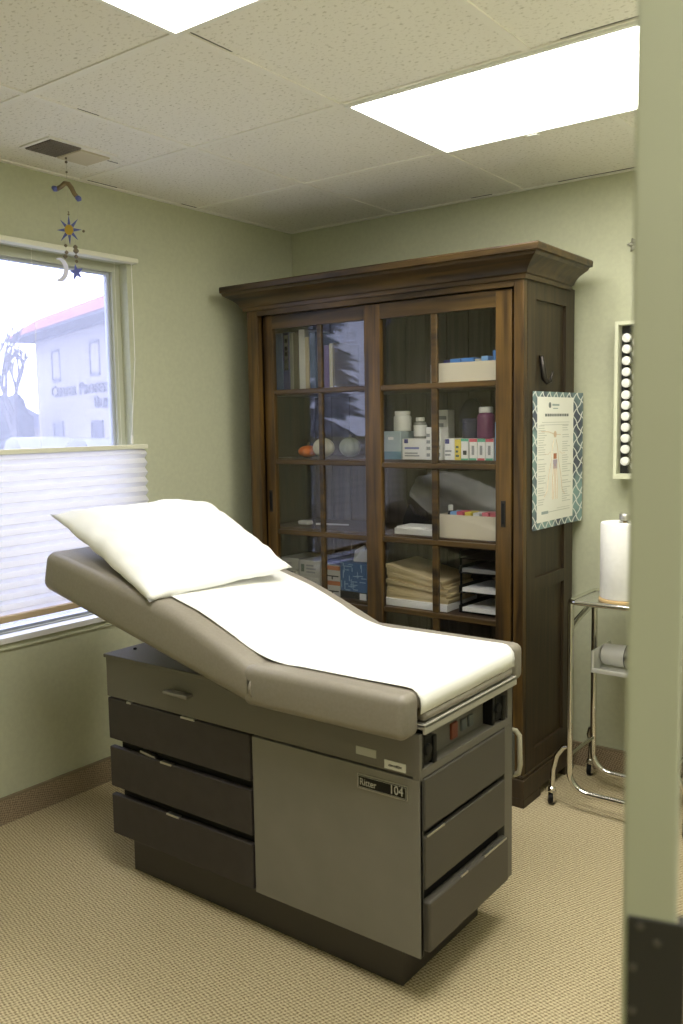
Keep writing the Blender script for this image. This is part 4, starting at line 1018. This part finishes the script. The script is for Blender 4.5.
# ------------------------------------------------------------------ celestial mobile
m_mblue = mat('mobile_blue', (.10, .12, .34), .3); m_mgold = mat('mobile_gold', (.50, .34, .05), .35, .4); m_mlil = mat('mobile_lilac', (.78, .78, .98), .3); m_bead = mat('bead_brown', (.16, .13, .08), .4)
m_amber = mat('arch_brown', (.18, .13, .06), .4)
MX, MY = -2.70, 2.0
MO = thing('hanging_mobile', 'sun, moon and star mobile hanging from the ceiling vent by the window', 'mobile', (MX, MY, 2.03))
def mp_(dx, dz): # the mobile hangs facing the room: its plane is turned towards the door
    return Vector((MX+dx*.68, MY+dx*.51, dz))
ARCH = [(-.058, 2.325), (-.044, 2.320), (-.026, 2.328), (-.010, 2.339), (.006, 2.337), (.018, 2.322), (.028, 2.303), (.042, 2.288), (.054, 2.283)]
mb = MB(); mb.tube([mp_(*p) for p in ARCH[1:8]], [.008, .008, .009, .009, .009, .008, .008], 10); mb.build('arch', m_amber, MO, smooth='all')
mb = MB()
mb.tube([mp_(*p) for p in ((-.062, 2.328), (-.052, 2.321), (-.040, 2.320))], [.006, .011, .008], 10); mb.tube([mp_(*p) for p in ((.036, 2.292), (.046, 2.285), (.056, 2.284))], [.008, .011, .006], 10); mb.build('arch_tip', m_mblue, MO, smooth='all')
mb = MB(); mb.tube([mp_(0, ZC-.010), mp_(0, 2.339)], .0006, 5)
for a, z0, z1 in ((0, 2.33, 2.20), (-.048, 2.315, 2.12), (.046, 2.28, 2.12), (-.018, 2.15, 2.06), (.022, 2.15, 2.05)): mb.tube([mp_(a, z0), mp_(a*.45 if z1 == 2.12 else a, z1)], .0005, 4)
mb.build('string', mat('nylon', (.4, .4, .34), .4), MO)
mb = MB()
for a, z, r in ((0, 2.425, .004), (0, 2.412, .005), (0, 2.378, .004), (0, 2.232, .004), (0, 2.240, .003), (.06, 2.173, .005), (-.018, 2.124, .006), (-.016, 2.10, .007), (-.022, 2.086, .008), (.022, 2.118, .008), (.024, 2.105, .010), (.024, 2.085, .007), (.024, 2.068, .006)):
    c = mp_(a, z); mb.lathe(c-Vector((0, 0, r)), [(r*.3, 0), (r, r*.7), (r, r*1.3), (r*.3, r*2)], 8)
mb.build('bead', m_bead, MO, smooth='all')
# sun
def disc(mb, pts, t=.004):
    n = Vector((-.60, .80, 0)).normalized()
    A = [mb.bm.verts.new(mp_(*p)+n*t/2) for p in pts]; B = [mb.bm.verts.new(mp_(*p)-n*t/2) for p in pts]
    mb.bm.faces.new(A); mb.bm.faces.new(B[::-1])
    for k in range(len(pts)): mb.bm.faces.new((A[k], A[(k+1) % len(pts)], B[(k+1) % len(pts)], B[k]))
SC = (0, 2.178)
mb = MB(); disc(mb, [(SC[0]+.018*math.cos(2*PI*k/20), SC[1]+.018*math.sin(2*PI*k/20)) for k in range(20)], .010); mb.build('sun_disc', m_mgold, MO)
for k in range(8):
    a = PI/8*0+k*PI/4; c, s_ = math.cos(a), math.sin(a); mb = MB()
    disc(mb, [(SC[0]+.018*c-.006*s_, SC[1]+.018*s_+.006*c), (SC[0]+.018*c+.006*s_, SC[1]+.018*s_-.006*c), (SC[0]+.052*c, SC[1]+.052*s_)], .004); mb.build('sun_ray', m_mblue, MO)
# moon crescent
pts = []
for k in range(15): a = R(-115+k*230/14); pts.append((-.047+.036*math.cos(a), 2.040+.042*math.sin(a)))
for k in range(1, 14): a = R(100-k*200/14); pts.append((-.060+.030*math.cos(a), 2.042+.034*math.sin(a)))
mb = MB(); bm = mb.bm; nrm = Vector((-.60, .80, 0)); k_ = 15
outer = pts[:15]; inner_ = [pts[0]]+pts[15:][::-1]+[pts[14]]
for s_ in (1, -1):
    A = [bm.verts.new(mp_(*p)+nrm*.002*s_) for p in outer]; B = [bm.verts.new(mp_(*p)+nrm*.002*s_) for p in inner_]
    for i in range(14): bm.faces.new((A[i], A[i+1], B[i+1], B[i]))
mb.build('moon', m_mlil, MO)
pts = []
for k in range(10): a = PI/2+k*PI/5+.15; r = .030 if k % 2 == 0 else .012; pts.append((.022+r*math.cos(a), 2.030+r*math.sin(a)))
mb = MB(); disc(mb, pts, .004); mb.build('star', mat('star_blue', (.12, .14, .45), .3), MO)

# ------------------------------------------------------------------ near door edge with black lock plate
ang = R(36.988)-math.atan((659.0-341.5)/879.256)           # bearing of the leaf, seen edge-on
du = Vector((-math.sin(ang), math.cos(ang), 0)); dn = Vector((math.cos(ang), math.sin(ang), 0))
d0, th, Ln = .71, .0410, .82
Md = Matrix(((du.x, dn.x, 0, 0), (du.y, dn.y, 0, 0), (0, 0, 1, 0), (0, 0, 0, 1)))
def dbuild(mb, n, m, parent=None, **k):
    for v in mb.bm.verts: v.co = Md @ v.co
    return mb.build(n, m, parent, **k)
mb = MB(); mb.box(d0, d0+Ln, -th/2, th/2, .004, 2.07, .0025); DR = dbuild(mb, 'door_1', m_doorpaint); DR['kind'] = 'structure'
mb = MB(); zp0, zp1 = .80, 1.077
mb.box(d0-.0025, d0+.001, -th/2+.004, th/2+.007, zp0, zp1, .0012); mb.box(d0, d0+.012, th/2+.001, th/2+.007, zp0, zp1)
PLT = dbuild(mb, 'edge_plate', mat('black_plate', (.022, .020, .017), .45), DR)
for (y, z) in ((-.0068, 1.071), (.0062, 1.059), (-.0122, 1.035), (-.0122, .998)):
    mb = MB(); mb.lathe((d0-.0025, y, z), [(.0036, .001), (.0034, -.0012), (.001, -.0016)], 12, 'X'); dbuild(mb, 'screw', mat('dull_screw', (.12, .11, .1), .3, .7), PLT)
for z in (.25, 1.05, 1.85):
    mb = MB(); mb.tube([(d0+Ln+.004, th/2-.004, z-.05), (d0+Ln+.004, th/2-.004, z+.05)], .006, 10); dbuild(mb, 'hinge', m_metal, DR)

# ------------------------------------------------------------------ world, camera
w = bpy.data.worlds.new('overcast'); S.world = w; w.use_nodes = True
bg = w.node_tree.nodes['Background']; bg.inputs[0].default_value = (.70, .76, 1.0, 1); bg.inputs[1].default_value = 5.0

f, yaw, pitch, roll = 879.256, R(36.988), R(5.763), R(-.975)
fw = Vector((-math.sin(yaw)*math.cos(pitch), math.cos(yaw)*math.cos(pitch), -math.sin(pitch)))
rt = Vector((math.cos(yaw), math.sin(yaw), 0)); up = rt.cross(fw)
r2 = rt*math.cos(roll)+up*math.sin(roll); u2 = up*math.cos(roll)-rt*math.sin(roll)
cam = bpy.data.cameras.new('camera'); co = bpy.data.objects.new('camera', cam); COL.objects.link(co)
co.matrix_world = Matrix(((r2.x, u2.x, -fw.x, 0), (r2.y, u2.y, -fw.y, 0), (r2.z, u2.z, -fw.z, 1.476), (0, 0, 0, 1)))
cam.sensor_fit = 'VERTICAL'; cam.sensor_height = 36; cam.sensor_width = 24; cam.lens = f/1024*36
cam.clip_start = .02; cam.clip_end = 300
cam.dof.use_dof = True; cam.dof.focus_distance = 3.4; cam.dof.aperture_fstop = 5.0
S.camera = co
vs_ = S.view_settings; vs_.view_transform = 'Standard'; vs_.look = 'None'; vs_.gamma = 1; vs_.use_curve_mapping = False; vs_.exposure = 0
